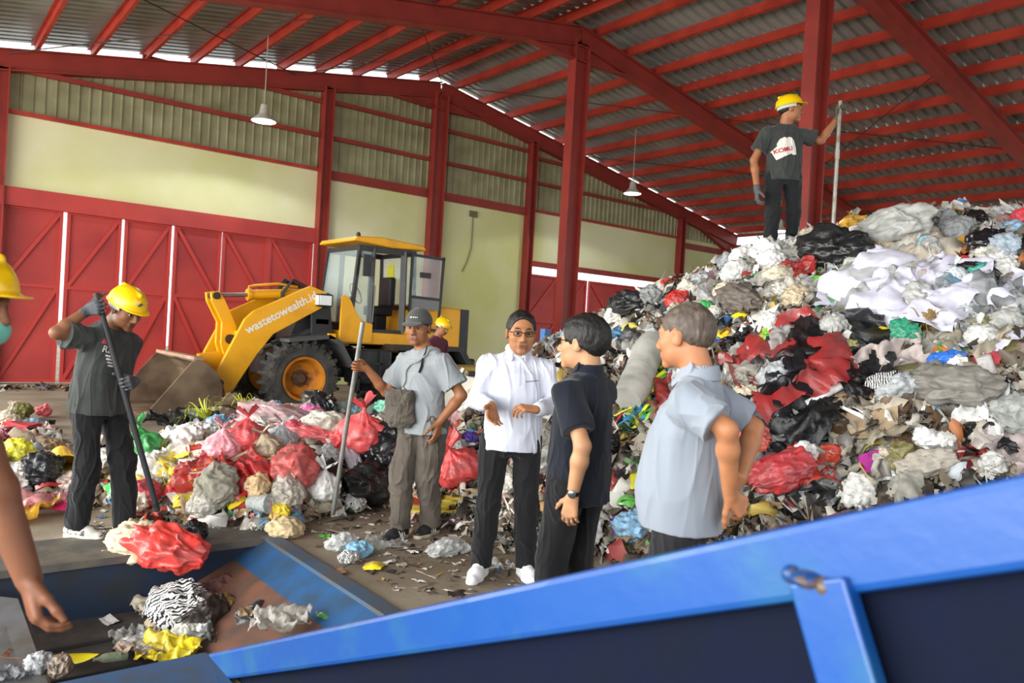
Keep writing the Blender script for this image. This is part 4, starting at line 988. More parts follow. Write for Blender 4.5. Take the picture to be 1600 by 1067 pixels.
# rocker and tilt link
rk = [(.82, 1.05), (.92, .95), (1.04, .92), (1.10, 1.10), (1.10, 1.45), (1.28, 1.78), (1.30, 1.92), (1.16, 1.95), (1.06, 1.80), (.86, 1.40)]
m = q4(rk, -.16, -.10); q4(rk, .10, .16, m); lp('rocker', m, YL, bevel=.01)
m = MB(); m.tube([(-.19, 1.21, 1.87), (.19, 1.21, 1.87)], .06, 14); m.tube([(-.62, 1.22, .50), (.62, 1.22, .50)], .05, 14); m.tube([(-.2, .96, 1.18), (.2, .96, 1.18)], .08, 14); lp('pivot_pin', m, mat('pin', '#3c342e', .5, metal=.4))
m = q4([(.95, .62), (1.10, .62), (1.42, .78), (1.40, .92), (1.0, .98)], -.07, .07); lp('tilt_link', m, YL)
m = MB(); m.tube([(0, -.30, 2.02), (0, .62, 1.93)], .085, 18); m.tube([(0, .60, 1.932), (0, .66, 1.927)], .10, 18); cy = lp('tilt_cylinder', m, YL, smooth=True)
m = MB(); m.tube([(0, .62, 1.93), (0, 1.2, 1.88)], .035, 14); m.build('piston_rod', CHR, cy, smooth=True)
m = MB(); m.tube([(.09, -.25, 2.13), (.09, .1, 2.16), (.09, .48, 2.10), (.09, .60, 2.07), (.05, .62, 2.0)], .022, 8); m.build('hydraulic_pipe', YL, cy, smooth=True)
for x in (.40, -.40):
    m = MB(); m.tube([(x, -.45, 1.42), (x, .35, 1.12)], .062, 16); c = lp('lift_cylinder', m, BK, smooth=True); m = MB(); m.tube([(x, .35, 1.12), (x, .62, 1.02)], .035, 12); m.tube([(x-.14, .60, 1.03), (x+.02, .60, 1.03)], .06, 14); m.build('piston_rod', CHR, c, smooth=True)
for k, (dx, b) in enumerate(((.12, .25), (.2, .32), (-.12, .22), (-.2, .30), (.28, .27))):
    m = MB(); m.tube([(dx, -.35, 1.75), (dx, -.30, 2.05+b*.3), (dx*.9, -.05, 2.12+b*.4), (dx*.7, .1, 2.0), (dx*.5, .05, 1.6)], .022, 8); lp('hydraulic_hose', m, mat('rubber', '#1e1e20', .6), smooth=True)
m = MB(); m.tube([(.0, -.36, 1.86), (.0, .1, 1.5), (0.05, .45, 1.1)], .03, 8); lp('hydraulic_hose', m, mat('rubber', '#1e1e20', .6), smooth=True)
# bucket
BW = 1.06
pr = [(2.42, .04), (1.72, .05), (1.50, .12), (1.37, .28), (1.36, .48), (1.44, .66), (1.58, .80), (1.72, .86)]; m = MB(); vs = []; fs = []
for i, (y, z) in enumerate(pr):
    for x in (-BW, BW): vs.append((x, y, z))
for i in range(len(pr)-1): fs.append((2*i, 2*i+1, 2*i+3, 2*i+2))
m.add(vs, fs); bk = lp('bucket', m, BUCK); sd_ = bk.modifiers.new('s', 'SOLIDIFY'); sd_.thickness = .03; sd_.offset = 0
sp_ = [(2.44, .03), (1.72, .03), (1.49, .11), (1.35, .28), (1.34, .50), (1.42, .68), (1.57, .82), (1.72, .88), (1.80, .84)]
for x0, x1 in ((-BW-.02, -BW+.02), (BW-.02, BW+.02)): q4(sp_, x0, x1).build('side_plate', BUCK, bk)
m = MB(); m.b2((-BW, 2.36, .01), (BW, 2.54, .05)); m.build('cutting_edge', mat('edge_steel', '#8c8378', .4, metal=.5), bk)
m = MB(); m.bar((-BW, 1.70, .90), (BW, 1.70, .90), .14, .05); m.build('spill_guard', mat('worn_lip', '#b0907a', .7, noise=(6, '#8a6a55', .4, .7)), bk)
for x0, x1 in ((.46, .60), (-.60, -.46)): q4([(1.12, .28), (1.40, .28), (1.40, .58), (1.20, .56)], x0, x1).build('hinge_lug', RUST, bk)
# front mudguards
for x in (1, -1):
    m = q4([(.30, 1.24), (-.40, 1.34), (-.62, 1.24), (-.85, .86), (-.80, .80), (-.58, 1.16), (-.38, 1.27), (.30, 1.19)], x*.60, x*1.0); lp('mudguard', m, mat('guard', '#4a4b4d', .6))
    m = MB(); m.b2((x*.92, -.5, 1.27), (x*1.0, -.38, 1.36)); lp('corner_marker', m, YL)
# headlights
for x in (.60, -.60):
    m = MB(); m.b2((x-.12, -.56, 1.80), (x+.12, -.30, 2.02)); h = lp('headlight', m, BK, bevel=.03); m = MB(); m.b2((x-.10, -.31, 1.83), (x+.10, -.295, 1.99)); m.b2((x-.126, -.52, 1.83), (x+.126, -.31, 1.99)); m.build('lens', mat('lamp_lens', '#e9edee', .2), h)
# rear frame, hood, cab body
m = MB(); m.b2((-.45, -3.3, .62), (.45, -.75, 1.05)); lp('rear_frame', m, BK)
m = q4([(-.80, 1.20), (-.80, 1.42), (-2.20, 1.40), (-2.24, 1.95), (-2.36, 1.95), (-2.38, 1.20)], -.66, .66); lp('cab_base', m, YL, bevel=.012)
for x in (1, -1):
    lp('cab_flank', q4([(-.72, 1.22), (-.72, 2.0), (-.80, 2.03), (-.90, 1.95), (-1.02, 1.72), (-1.15, 1.60), (-1.34, 1.56), (-1.34, 1.22)], x*.64, x*.69), YL, bevel=.012)
    lp('rear_flank', q4([(-1.98, 1.40), (-2.16, 1.96), (-2.34, 1.96), (-2.34, 1.40)], x*.60, x*.68), YL, bevel=.01)
m = q4([(-2.30, 1.40), (-2.30, 1.98), (-3.28, 1.94), (-3.34, 1.0), (-2.3, .98)], -.60, .60); lp('engine_hood', m, YL, bevel=.03)
m = MB(); m.b2((-.62, -3.46, .86), (.62, -3.26, 1.94)); lp('radiator_grille', m, BK, bevel=.02)
m = MB(); m.b2((-.72, -3.6, .55), (.72, -3.3, 1.0)); lp('counterweight', m, BK, bevel=.04)
for x in (1, -1):
    m = q4([(-1.55, 1.12), (-1.62, 1.22), (-3.1, 1.22), (-3.3, .9), (-3.2, .86), (-3.0, 1.14), (-1.7, 1.12)], x*.62, x*1.02); lp('rear_mudguard', m, BK)
    m = MB(); m.b2((x*.50, -1.62, .52), (x*.95, -.92, 1.12)); lp('fuel_tank', m, BK, bevel=.04)
    m = MB()
    for z in (.38, .62, .86):
        m.b2((x*.78, -1.40, z), (x*1.0, -.95, z+.03))
    for y in (-1.38, -.97): m.b2((x*.96, y-.02, .38), (x*1.0, y+.02, 1.1))
    lp('ladder', m, BK)
# cab
fr = MB(); A, B, Cc, D = (-.66, 1.93), (-.88, 2.90), (-1.62, 2.92), (-2.2, 2.88)
for x in (.70, -.70):
    fr.bar((x, -.64, 1.42), (x*.97, -.80, 2.90), .07, .07); fr.bar((x, -1.10, 1.42), (x*.97, -1.12, 2.90), .07, .09)
    fr.bar((x, -1.86, 1.42), (x*.97, -1.84, 2.90), .09, .12); fr.bar((x, -2.16, 1.6), (x*.97, -2.1, 2.90), .06, .06)
    fr.bar((x*.97, -.78, 2.88), (x*.97, -2.12, 2.88), .08, .10); fr.bar((x, -1.1, 1.44), (x, -2.15, 1.44), .06, .06)
for y, z in ((-.80, 2.88), (-2.10, 2.88), (-2.16, 1.9)): fr.bar((-.68, y, z), (.68, y, z), .07, .08)
fr.bar((-.68, -.64, 1.5), (.68, -.64, 1.5), .06, .12)
lp('cab_frame', fr, BK)
m = MB(); m.b2((-.66, -2.15, 1.36), (.66, -.66, 1.44)); lp('cab_floor', m, BK)
m = MB(); m.prism([(x, y, z) for x, y, z in ((-.66, -.64, 1.5), (.66, -.64, 1.5), (.64, -.80, 2.86), (-.64, -.80, 2.86))], (0, 0, 0), (0, .012, .002)); lp('windscreen', m, GLS)
for x in (.70, -.70):
    m = MB(); m.prism([(x, -.68, 1.52), (x, -1.08, 1.52), (x*.97, -1.10, 2.84), (x*.97, -.82, 2.84)], (0, 0, 0), (.008, 0, 0)); lp('side_window', m, GLS)
m = MB(); m.prism([(-.64, -2.16, 1.95), (.64, -2.16, 1.95), (.64, -2.11, 2.84), (-.64, -2.11, 2.84)], (0, 0, 0), (0, -.01, 0)); rw = lp('rear_window', m, GLS)
m = MB(); m.b2((.16, -2.12, 2.3), (.42, -2.10, 2.72)); m.build('yellow_notice', mat('notice', '#d9d43a', .6), rw)
m = MB(); m.prism([(0, y, z) for y, z in ((-.60, 2.98), (-.66, 3.06), (-1.2, 3.10), (-2.25, 3.04), (-2.32, 2.96), (-1.5, 2.93))], (-.80, 0, 0), (.80, 0, 0)); lp('cab_roof', m, YL, bevel=.025)
m = MB(); m.lathe([(.01, .0), (.05, .0), (.05, .04), (.035, .09), (.01, .1)], (-.3, -.95, 3.09), None, 16); lp('beacon', m, BK, smooth=True)
m = MB(); m.b2((-.86, -.98, 2.38), (-.83, -.80, 2.76)); m.tube([(-.70, -.9, 2.7), (-.84, -.89, 2.7)], .012, 8); lp('mirror', m, BK, bevel=.01)
m = MB(); m.tube([(-.735, -1.10, 1.55), (-.80, -1.10, 1.6), (-.80, -1.12, 2.2), (-.735, -1.12, 2.28)], .014, 8); lp('grab_handle', m, mat('handle_grey', '#6a6c6e', .4), smooth=True)
m = MB(); m.b2((-.25, -1.95, 1.9), (.25, -1.80, 2.45)); m.b2((-.26, -1.9, 1.72), (.26, -1.45, 1.9)); m.b2((-.2, -1.8, 1.44), (.2, -1.5, 1.74)); lp('seat', m, mat('seat_black', '#1b1b1d', .6), bevel=.04)
m = MB(); m.b2((-.2, -.95, 1.44), (.2, -.8, 2.0)); lp('dashboard', m, BK, bevel=.02)
m = MB(); m.tube([(.19*math.cos(k*PI/10), -1.12+.1*math.sin(k*PI/10), 2.10+.17*math.sin(k*PI/10)) for k in range(21)], .014, 8); m.tube([(0, -1.12, 2.1), (0, -.9, 1.95)], .02, 8); lp('steering_wheel', m, BK, smooth=True)
# open door swung back along the cab
dm = MB(); x = -.78; y0, y1 = -1.98, -2.72
for a, b in (((y0, 1.52), (y0, 2.88)), ((y1, 1.45), (y1-.06, 2.88)), ((y0, 2.86), (y1-.06, 2.84)), ((y0, 1.55), (y1, 1.5)), ((y0, 2.10), (y1, 2.08))): dm.bar((x, *a), (x, *b), .04, .05)
dr = lp('cab_door', dm, BK)
m = MB(); m.b2((x-.01, y1, 1.88), (x+.01, y0, 2.08)); m.build('door_panel', mat('grey_panel', '#77797a', .5), dr)
m = MB(); m.b2((x-.004, y1, 2.10), (x+.004, y0, 2.84)); m.build('door_glass', GLS, dr)
m = MB(); m.b2((x-.03, -2.45, 2.46), (x+.03, -2.2, 2.56)); m.build('door_handle', BK, dr)
# lettering on the arm: runs up along the arm
al = Vector((0, -.94, .54)).normalized()
project_decal('wastetowealth.id', ARM, V(-.58, .275, 1.665), (-1, 0, 0), (0, al.z, -al.y), .195, mat('letter_white', '#eae6da', .6), 'lettering', ARM, thick=.004, bold=.004)
# low kerb block with yellow lip
kb = MB(); kb.b2((-.9, -.35, 0), (.9, .35, .88)); o = kb.build('concrete_block', mat('dark_block', '#4c4c4b', .8, noise=(3, '#3a3a3a', .4, .7))); o.location = dep(748, 560, 13.2); o.location.z = 0; o.rotation_euler = (0, 0, 0)
tag(o, 'dark low block with yellow top edge behind the loader', 'block'); m = MB(); m.b2((-.92, -.37, .88), (.92, .37, .94)); m.build('top_edge', mat('yellow_edge', '#c9a94a', .7), o)


# ================================================================ waste
rs = np.random.RandomState(11)
PLA = {}
def plastic(kind):
    """materials that take the object's own colour"""
    if kind in PLA: return PLA[kind]
    a = dict(film=dict(rough=.32, trans=.14, noise=(5, None, .40, .7), bump=(9, .45)), bag=dict(rough=.34, noise=(4, None, .42, .75), bump=(8, .45)), matte=dict(rough=.75, noise=(6, None, .45, .8)),
             glossy=dict(rough=.2, coat=.3, noise=(7, None, .55, .8)), clear=dict(rough=.2, trans=.45, noise=(7, None, .4, .8)))[kind]
    PLA[kind] = mat('waste_'+kind, objcol=True, spec=.5, **a); return PLA[kind]
def zebra_mat():
    if 'zebra' in MATS: return MATS['zebra']
    m = mat('zebra', '#e6e4de', .4); nt = m.node_tree; N = nt.nodes; L = nt.links
    w = N.new('ShaderNodeTexWave'); w.inputs['Scale'].default_value = 6.5; w.inputs['Distortion'].default_value = 4.5; w.inputs['Detail Scale'].default_value = 1.2
    tc = N.new('ShaderNodeTexCoord'); L.new(tc.outputs['Object'], w.inputs['Vector']); r_ = N.new('ShaderNodeValToRGB'); r_.color_ramp.interpolation = 'CONSTANT'
    r_.color_ramp.elements[0].color = (.015, .015, .018, 1); r_.color_ramp.elements[1].position = .47; r_.color_ramp.elements[1].color = (.75, .74, .72, 1)
    L.new(w.outputs['Fac'], r_.inputs[0]); L.new(r_.outputs[0], N['Principled BSDF'].inputs['Base Color']); return m
def mesh_np(name, v, f, smooth=True, m=None):
    me = bpy.data.meshes.new(name); me.from_pydata([tuple(p) for p in v], [], [tuple(q) for q in f]); me.polygons.foreach_set('use_smooth', [smooth]*len(me.polygons)); me.update()
    if m: me.materials.append(m)
    return me
def ico(sub):
    bm = bmesh.new(); bmesh.ops.create_icosphere(bm, subdivisions=sub, radius=1); v = np.array([q.co[:] for q in bm.verts]); f = [[q.index for q in p.verts] for p in bm.faces]; bm.free(); return v, f
def grid(nx, ny):
    v = np.array([(i/(nx-1)-.5, j/(ny-1)-.5, 0) for j in range(ny) for i in range(nx)]); f = [(j*nx+i, j*nx+i+1, (j+1)*nx+i+1, (j+1)*nx+i) for j in range(ny-1) for i in range(nx-1)]; return v, f
PM = {}
def crumple(v, seed, amp, f):
    q = v*f+seed*7.7; D = np.stack([fbm(q, seed), fbm(q+41, seed+1), fbm(q+83, seed+2)], 1)
    w = v/np.maximum(np.linalg.norm(v, axis=1), .2)[:, None]; q2 = q+.5*D
    rd = (1-2*np.abs(vnoise(q2*1.5+9, seed+7)))+.34*(1-2*np.abs(vnoise(q2*3.1+3, seed+8)))+.10*(1-2*np.abs(vnoise(q2*7+5, seed+9)))
    return v+amp*D*.5+amp*.42*rd[:, None]*w
def protos():
    bv, bf = ico(5); sv, sf = ico(3)
    PM['bag'] = [mesh_np('bag', crumple(bv*np.array([1, .8, .62]), 3+k, .34, 1.9)*.5, bf) for k in range(7)]
    L = []
    for k in range(4):                                   # knotted bag: full body pulled up into a knot with two ears
        v = bv.copy(); z = v[:, 2]; r_ = np.sqrt(np.maximum(1-z*z, 0)); ang = np.arctan2(v[:, 1], v[:, 0]); s_ = np.where(z > .35, np.clip(1-(z-.35)/.5, .14, 1), 1.)
        v[:, 0] *= s_; v[:, 1] *= s_; v[:, 2] = np.where(z > .35, .35+(z-.35)*1.35, z*.75)
        pl = 1+.07*np.sin(ang*11+k)*np.clip(z+.4, 0, 1); v[:, 0] *= pl; v[:, 1] *= pl; v = crumple(v, 30+k, .16, 2.2)*.5
        n = len(v); f = list(bf); gv, gf = grid(6, 7)
        for sd in (-1, 1):
            g = gv.copy(); g = np.stack([sd*(.05+g[:, 1]+.5)*.28, g[:, 0]*.20*(.5+g[:, 1]+.5), .58+(g[:, 1]+.5)*.22+.05*np.sin(g[:, 0]*9+k)], 1); f += [tuple(i+n for i in q) for q in gf]; v = np.concatenate([v, g]); n = len(v)
        L.append(mesh_np('knotted_bag', v, f))
    PM['knotted'] = L
    L = []
    for k in range(8):                                   # crumpled film
        nx, ny = 34, 26; v, f = grid(nx, ny); e = v.copy(); v[:, 0] += .08*vnoise(e*5+k, k); v[:, 1] += .08*vnoise(e*5+50+k, k); v = v*np.array([1, .75, 1])
        v[:, 2] = .16*fbm(e*3.2+k*5, k+3, 3)+.07*(1-2*np.abs(vnoise(e*6+k, k+9)))+.035*(1-2*np.abs(vnoise(e*14+k, k+12))); v[:, 0] += .05*fbm(e*4+k*3, k+21); v[:, 1] += .05*fbm(e*4+k*3, k+31); L.append(mesh_np('film', v, f))
    PM['film'] = L
    L = []
    for k in range(5):                                   # flat printed wrapper, crimped ends
        v, f = grid(12, 9); e = v.copy(); v = v*np.array([1, .68, 1]); b = (1-(2*np.abs(e[:, 0]))**3)*(1-(2*np.abs(e[:, 1]))**2)
        w = v.copy(); v[:, 2] = .10*b; w[:, 2] = -.06*b; n = len(v); V_ = np.concatenate([v, w]); V_ = V_+.05*np.stack([fbm(np.concatenate([e, e])*3.+k, k), fbm(np.concatenate([e, e])*3.+9+k, k), 1.5*fbm(np.concatenate([e, e])*2.5+19+k, k)], 1)
        L.append(mesh_np('wrapper', V_, list(f)+[tuple(i+n for i in q[::-1]) for q in f]))
    PM['wrapper'] = L
    m = MB(); m.lathe([(.02, -.5), (.14, -.5), (.155, -.46), (.15, -.2), (.142, -.15), (.15, -.1), (.15, .12), (.12, .25), (.055, .36), (.05, .44), (.062, .45), (.062, .5), (.02, .5)], n=16); t = m.build('t', None, smooth=True); PM['bottle'] = [t.data]; bpy.data.objects.remove(t)
    m = MB(); m.lathe([(.02, -.4), (.24, -.4), (.34, .4), (.36, .42), (.33, .42), (.23, -.37), (.02, -.37)], n=18); t = m.build('t', None, smooth=True); PM['cup'] = [t.data]; bpy.data.objects.remove(t)
    m = MB(); m.lathe([(.02, -.5), (.22, -.5), (.27, -.45), (.27, .45), (.22, .5), (.20, .48), (.02, .46)], n=18); t = m.build('t', None, smooth=True); PM['can'] = [t.data]; bpy.data.objects.remove(t)
    L = []
    for k in range(3):
        bm = bmesh.new(); bmesh.ops.create_cube(bm, size=1); bmesh.ops.subdivide_edges(bm, edges=bm.edges[:], cuts=3, use_grid_fill=True)
        v = np.array([q.co[:] for q in bm.verts])*np.array([1, .68, .3]); f = [[q.index for q in p.verts] for p in bm.faces]; bm.free(); L.append(mesh_np('box', v+.045*np.stack([fbm(v*3+k, k), fbm(v*3+9+k, k), fbm(v*3+19+k, k)], 1), f, False))
    PM['box'] = L
    L = []
    for k in range(4):                                   # bent card
        v, f = grid(7, 6); e = v.copy(); v = v*np.array([1, .7, 1]); v[:, 2] = .14*np.abs(e[:, 0]*1.2+.1*k-.15)+.05*fbm(e*2+k, k); w = v.copy(); w[:, 2] -= .02; n = len(v)
        rim = [i for i in range(7)]+[7*j+6 for j in range(1, 6)]+[35+i for i in range(5, -1, -1)]+[7*j for j in range(4, 0, -1)]
        ff = list(f)+[tuple(i+n for i in q[::-1]) for q in f]+[(rim[i], rim[(i+1) % len(rim)], rim[(i+1) % len(rim)]+n, rim[i]+n) for i in range(len(rim))]; L.append(mesh_np('card', np.concatenate([v, w]), ff, False))
    PM['card'] = L
    L = []
    for k in range(6):                                   # twisted strap / strip
        n = 26; t = np.linspace(-.5, .5, n); c = np.stack([t, .14*np.sin(t*(5+k)+k)+.05*vnoise(np.stack([t*9, t*0, t*0], 1), k), .05*vnoise(np.stack([t*7, t*0+5, t*0], 1), k)], 1); w = .022+.012*vnoise(np.stack([t*5, t*0, t*0+3], 1), k); a = t*4+k
        v = np.concatenate([c+np.stack([0*t, w*np.cos(a), w*np.sin(a)], 1), c-np.stack([0*t, w*np.cos(a), w*np.sin(a)], 1)]); f = [(i, i+1, n+i+1, n+i) for i in range(n-1)]; L.append(mesh_np('strap', v, f))
    PM['strap'] = L
    L = []
    for k in range(2):                                   # roll
        m = MB(); m.tube([(x, .03*math.sin(x*4+k), 0) for x in np.linspace(-.5, .5, 9)], [.09, .1, .105, .1, .1, .1, .105, .1, .09], 12); t = m.build('t', None, smooth=True); L.append(t.data); bpy.data.objects.remove(t)
    PM['roll'] = L
    L = []
    for k in range(2):                                   # peel / shell
        v, f = grid(14, 7); e = v.copy(); v = np.stack([e[:, 0], e[:, 1]*.42*(1-(2*np.abs(e[:, 0]))**2.2)+.22*e[:, 0]**2*(1 if k else -1), -.5*e[:, 1]**2*.8*(1-(2*np.abs(e[:, 0]))**2)+.10*e[:, 0]**2+.12], 1); L.append(mesh_np('peel', v, f))
    PM['peel'] = L
    L = []
    for k in range(2):                                   # tuft of straw / ribbon
        V_ = np.zeros((0, 3)); f = []
        for q in range(34):
            n = 7; t = np.linspace(0, 1, n); a = rs.rand()*2*PI; rr = .25+.3*rs.rand(); h_ = .1+.3*rs.rand(); c = np.stack([np.cos(a)*rr*t, np.sin(a)*rr*t, h_*np.sin(t*2.4)], 1); w = .014*(1.2-t); sdv = np.stack([-np.sin(a)*w, np.cos(a)*w, 0*t], 1); b = len(V_)
            V_ = np.concatenate([V_, c+sdv, c-sdv]); f += [(b+i, b+i+1, b+n+i+1, b+n+i) for i in range(n-1)]
        L.append(mesh_np('tuft', V_, f))
    PM['tuft'] = L
protos()
USED = set(); LIFT = [0.]; DISC = []
WM = {}
def piece(kind, colr, P, size, label=None, cat=None, group=None, matk=None, rot=None, n=None, var=None, sc=(1, 1, 1), name=None, z=None, tilt=.35):
    me = PM[kind][(var if var is not None else rs.randint(99)) % len(PM[kind])]
    nm = name or {'bag': 'plastic_bag', 'knotted': 'knotted_bag', 'film': 'plastic_film', 'wrapper': 'food_wrapper', 'bottle': 'plastic_bottle', 'cup': 'plastic_cup', 'can': 'drink_can', 'box': 'carton', 'card': 'cardboard_piece', 'strap': 'plastic_strap', 'roll': 'foam_roll', 'peel': 'fruit_peel', 'tuft': 'straw_tuft'}[kind]
    mk = matk or {'bag': 'bag', 'knotted': 'bag', 'film': 'film', 'wrapper': 'glossy', 'bottle': 'clear', 'cup': 'clear', 'can': 'glossy', 'box': 'matte', 'card': 'matte', 'strap': 'glossy', 'roll': 'matte', 'peel': 'glossy', 'tuft': 'matte'}[kind]
    key = (me.name, mk)
    if key not in WM:
        c = me.copy(); c.materials.clear(); c.materials.append(zebra_mat() if mk == 'zebra' else plastic(mk)); WM[key] = c
    o = bpy.data.objects.new(nm, WM[key]); COL.objects.link(o)
    n = Vector(n) if n is not None else Hn(P[0], P[1]); n = (n+Vector(rs.normal(0, tilt*.4, 3))).normalized()
    q = n.to_track_quat('Z', 'Y') @ Quaternion((0, 0, 1), rs.rand()*2*PI if rot is None else rot)
    o.rotation_mode = 'QUATERNION'; o.rotation_quaternion = q; o.scale = Vector(sc)*size
    th = {'bag': .26, 'knotted': .34, 'film': .05, 'wrapper': .05, 'bottle': .13, 'cup': .25, 'can': .24, 'box': .14, 'card': .03, 'strap': .03, 'roll': .09, 'peel': .02, 'tuft': .04}[kind]*size*sc[2]
    if kind in ('bottle', 'cup', 'can'): o.rotation_quaternion = q @ Quaternion((1, 0, 0), PI/2)
    o.location = Vector(P)+n*(th*.8+LIFT[0])
    if z is not None: o.location.z = z
    o.color = (*srgb(colr), 1)
    tag(o, label, cat or {'bag': 'plastic bag', 'knotted': 'plastic bag', 'film': 'plastic film', 'wrapper': 'wrapper', 'bottle': 'bottle', 'cup': 'cup', 'can': 'can', 'box': 'carton', 'card': 'cardboard', 'strap': 'strap', 'roll': 'roll', 'peel': 'peel', 'tuft': 'straw'}[kind], group)
    if label: USED.add(label)
    if kind != 'strap': DISC.append((o.location.x, o.location.y, o.location.z, size*(.36 if LIFT[0] > .05 else .24)*min(1.2, sc[1]*1.1)))
    return o
# --- body of the heaps
def heap_mesh(name, ixs, ds, label, mt, off=-.03):
    V_ = []; 
    for ix in ixs:
        for d in ds:
            a = (ix-800)/FPX*d; X, Y = F2*d+R2*a; V_.append((X, Y))
    V_ = np.array(V_); h = H(V_[:, 0], V_[:, 1]); P = np.stack([V_[:, 0], V_[:, 1], h], 1)
    P[:, 2] += (.045*fbm(P*9, 3)+.03*vnoise(P*21, 4))*np.clip(h*5, 0, 1)+off; nx, ny = len(ixs), len(ds)
    f = [(i*ny+j, (i+1)*ny+j, (i+1)*ny+j+1, i*ny+j+1) for i in range(nx-1) for j in range(ny-1)]
    f = [q for q in f if max(h[list(q)]) > .02]
    o = linkmesh(name, mesh_np(name, P, f, True, mt)); tag(o, label, 'waste heap', kind='stuff'); return o
def waste_mat():
    m = mat('waste_mass', '#5d5245', .8, bump=(40, .6)); nt = m.node_tree; N = nt.nodes; L = nt.links; tc = N.new('ShaderNodeTexCoord')
    vo = N.new('ShaderNodeTexVoronoi'); vo.inputs['Scale'].default_value = 16; mp = N.new('ShaderNodeMapping'); mp.inputs['Scale'].default_value = (1, 1, 2.2); L.new(tc.outputs['Object'], mp.inputs[0]); L.new(mp.outputs[0], vo.inputs['Vector'])
    sp = N.new('ShaderNodeSeparateColor'); L.new(vo.outputs['Color'], sp.inputs[0]); r_ = N.new('ShaderNodeValToRGB'); r_.color_ramp.interpolation = 'CONSTANT'
    cols = ['#3a332c', '#574c3f', '#7b6f60', '#2a2826', '#8f8678', '#4a443c', '#a39c90', '#6b4a3a', '#b9b4aa', '#38424a']
    e = r_.color_ramp.elements; e[0].color = (*srgb(cols[0]), 1); e[1].position = .1; e[1].color = (*srgb(cols[1]), 1)
    for i, c in enumerate(cols[2:]): q = e.new(.2+i*.1); q.color = (*srgb(c), 1)
    L.new(sp.outputs[0], r_.inputs[0]); L.new(r_.outputs[0], N['Principled BSDF'].inputs['Base Color']); return m
WMASS = waste_mat()
heap_mesh('waste_mound', np.linspace(640, 2300, 230), np.linspace(3.2, 14, 150), 'tall mound of mixed household waste filling the right of the hall', WMASS)
heap_mesh('waste_spread', np.linspace(-300, 1000, 200), np.linspace(5.2, 10.2, 90), 'low spread of mixed waste on the floor before the loader', WMASS, -.035)
# --- the uncountable fragments
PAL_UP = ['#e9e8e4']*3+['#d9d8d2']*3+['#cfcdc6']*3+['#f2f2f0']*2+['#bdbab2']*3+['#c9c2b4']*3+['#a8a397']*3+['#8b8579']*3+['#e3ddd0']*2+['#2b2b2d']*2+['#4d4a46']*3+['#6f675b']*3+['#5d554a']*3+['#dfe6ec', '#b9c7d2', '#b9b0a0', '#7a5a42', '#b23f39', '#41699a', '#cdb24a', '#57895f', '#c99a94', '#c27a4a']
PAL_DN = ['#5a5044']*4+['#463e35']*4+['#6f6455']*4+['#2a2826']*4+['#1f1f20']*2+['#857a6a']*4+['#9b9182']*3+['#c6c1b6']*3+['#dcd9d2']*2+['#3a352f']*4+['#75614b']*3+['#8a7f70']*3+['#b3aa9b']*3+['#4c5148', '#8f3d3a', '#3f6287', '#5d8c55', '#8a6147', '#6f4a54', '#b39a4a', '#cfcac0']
PAL_LO = ['#e9e1d6']*3+['#f0ede8']*3+['#d9cdbd']*3+['#e2cfc4']*2+['#d9d6d0']*3+['#c8b79d']*3+['#b89f80']*3+['#f4f2ef']*2+['#e5dfd4']*3+['#a98d6c']*2+['#8d7b66']*2+['#5a4d40']*2+['#2a2829']*2+['#d97a70', '#cf4b44', '#e3c25a', '#e3b4b2', '#e39aa0', '#5f9463', '#5b7fa8', '#b5a58d', '#d6604f', '#c9403a']
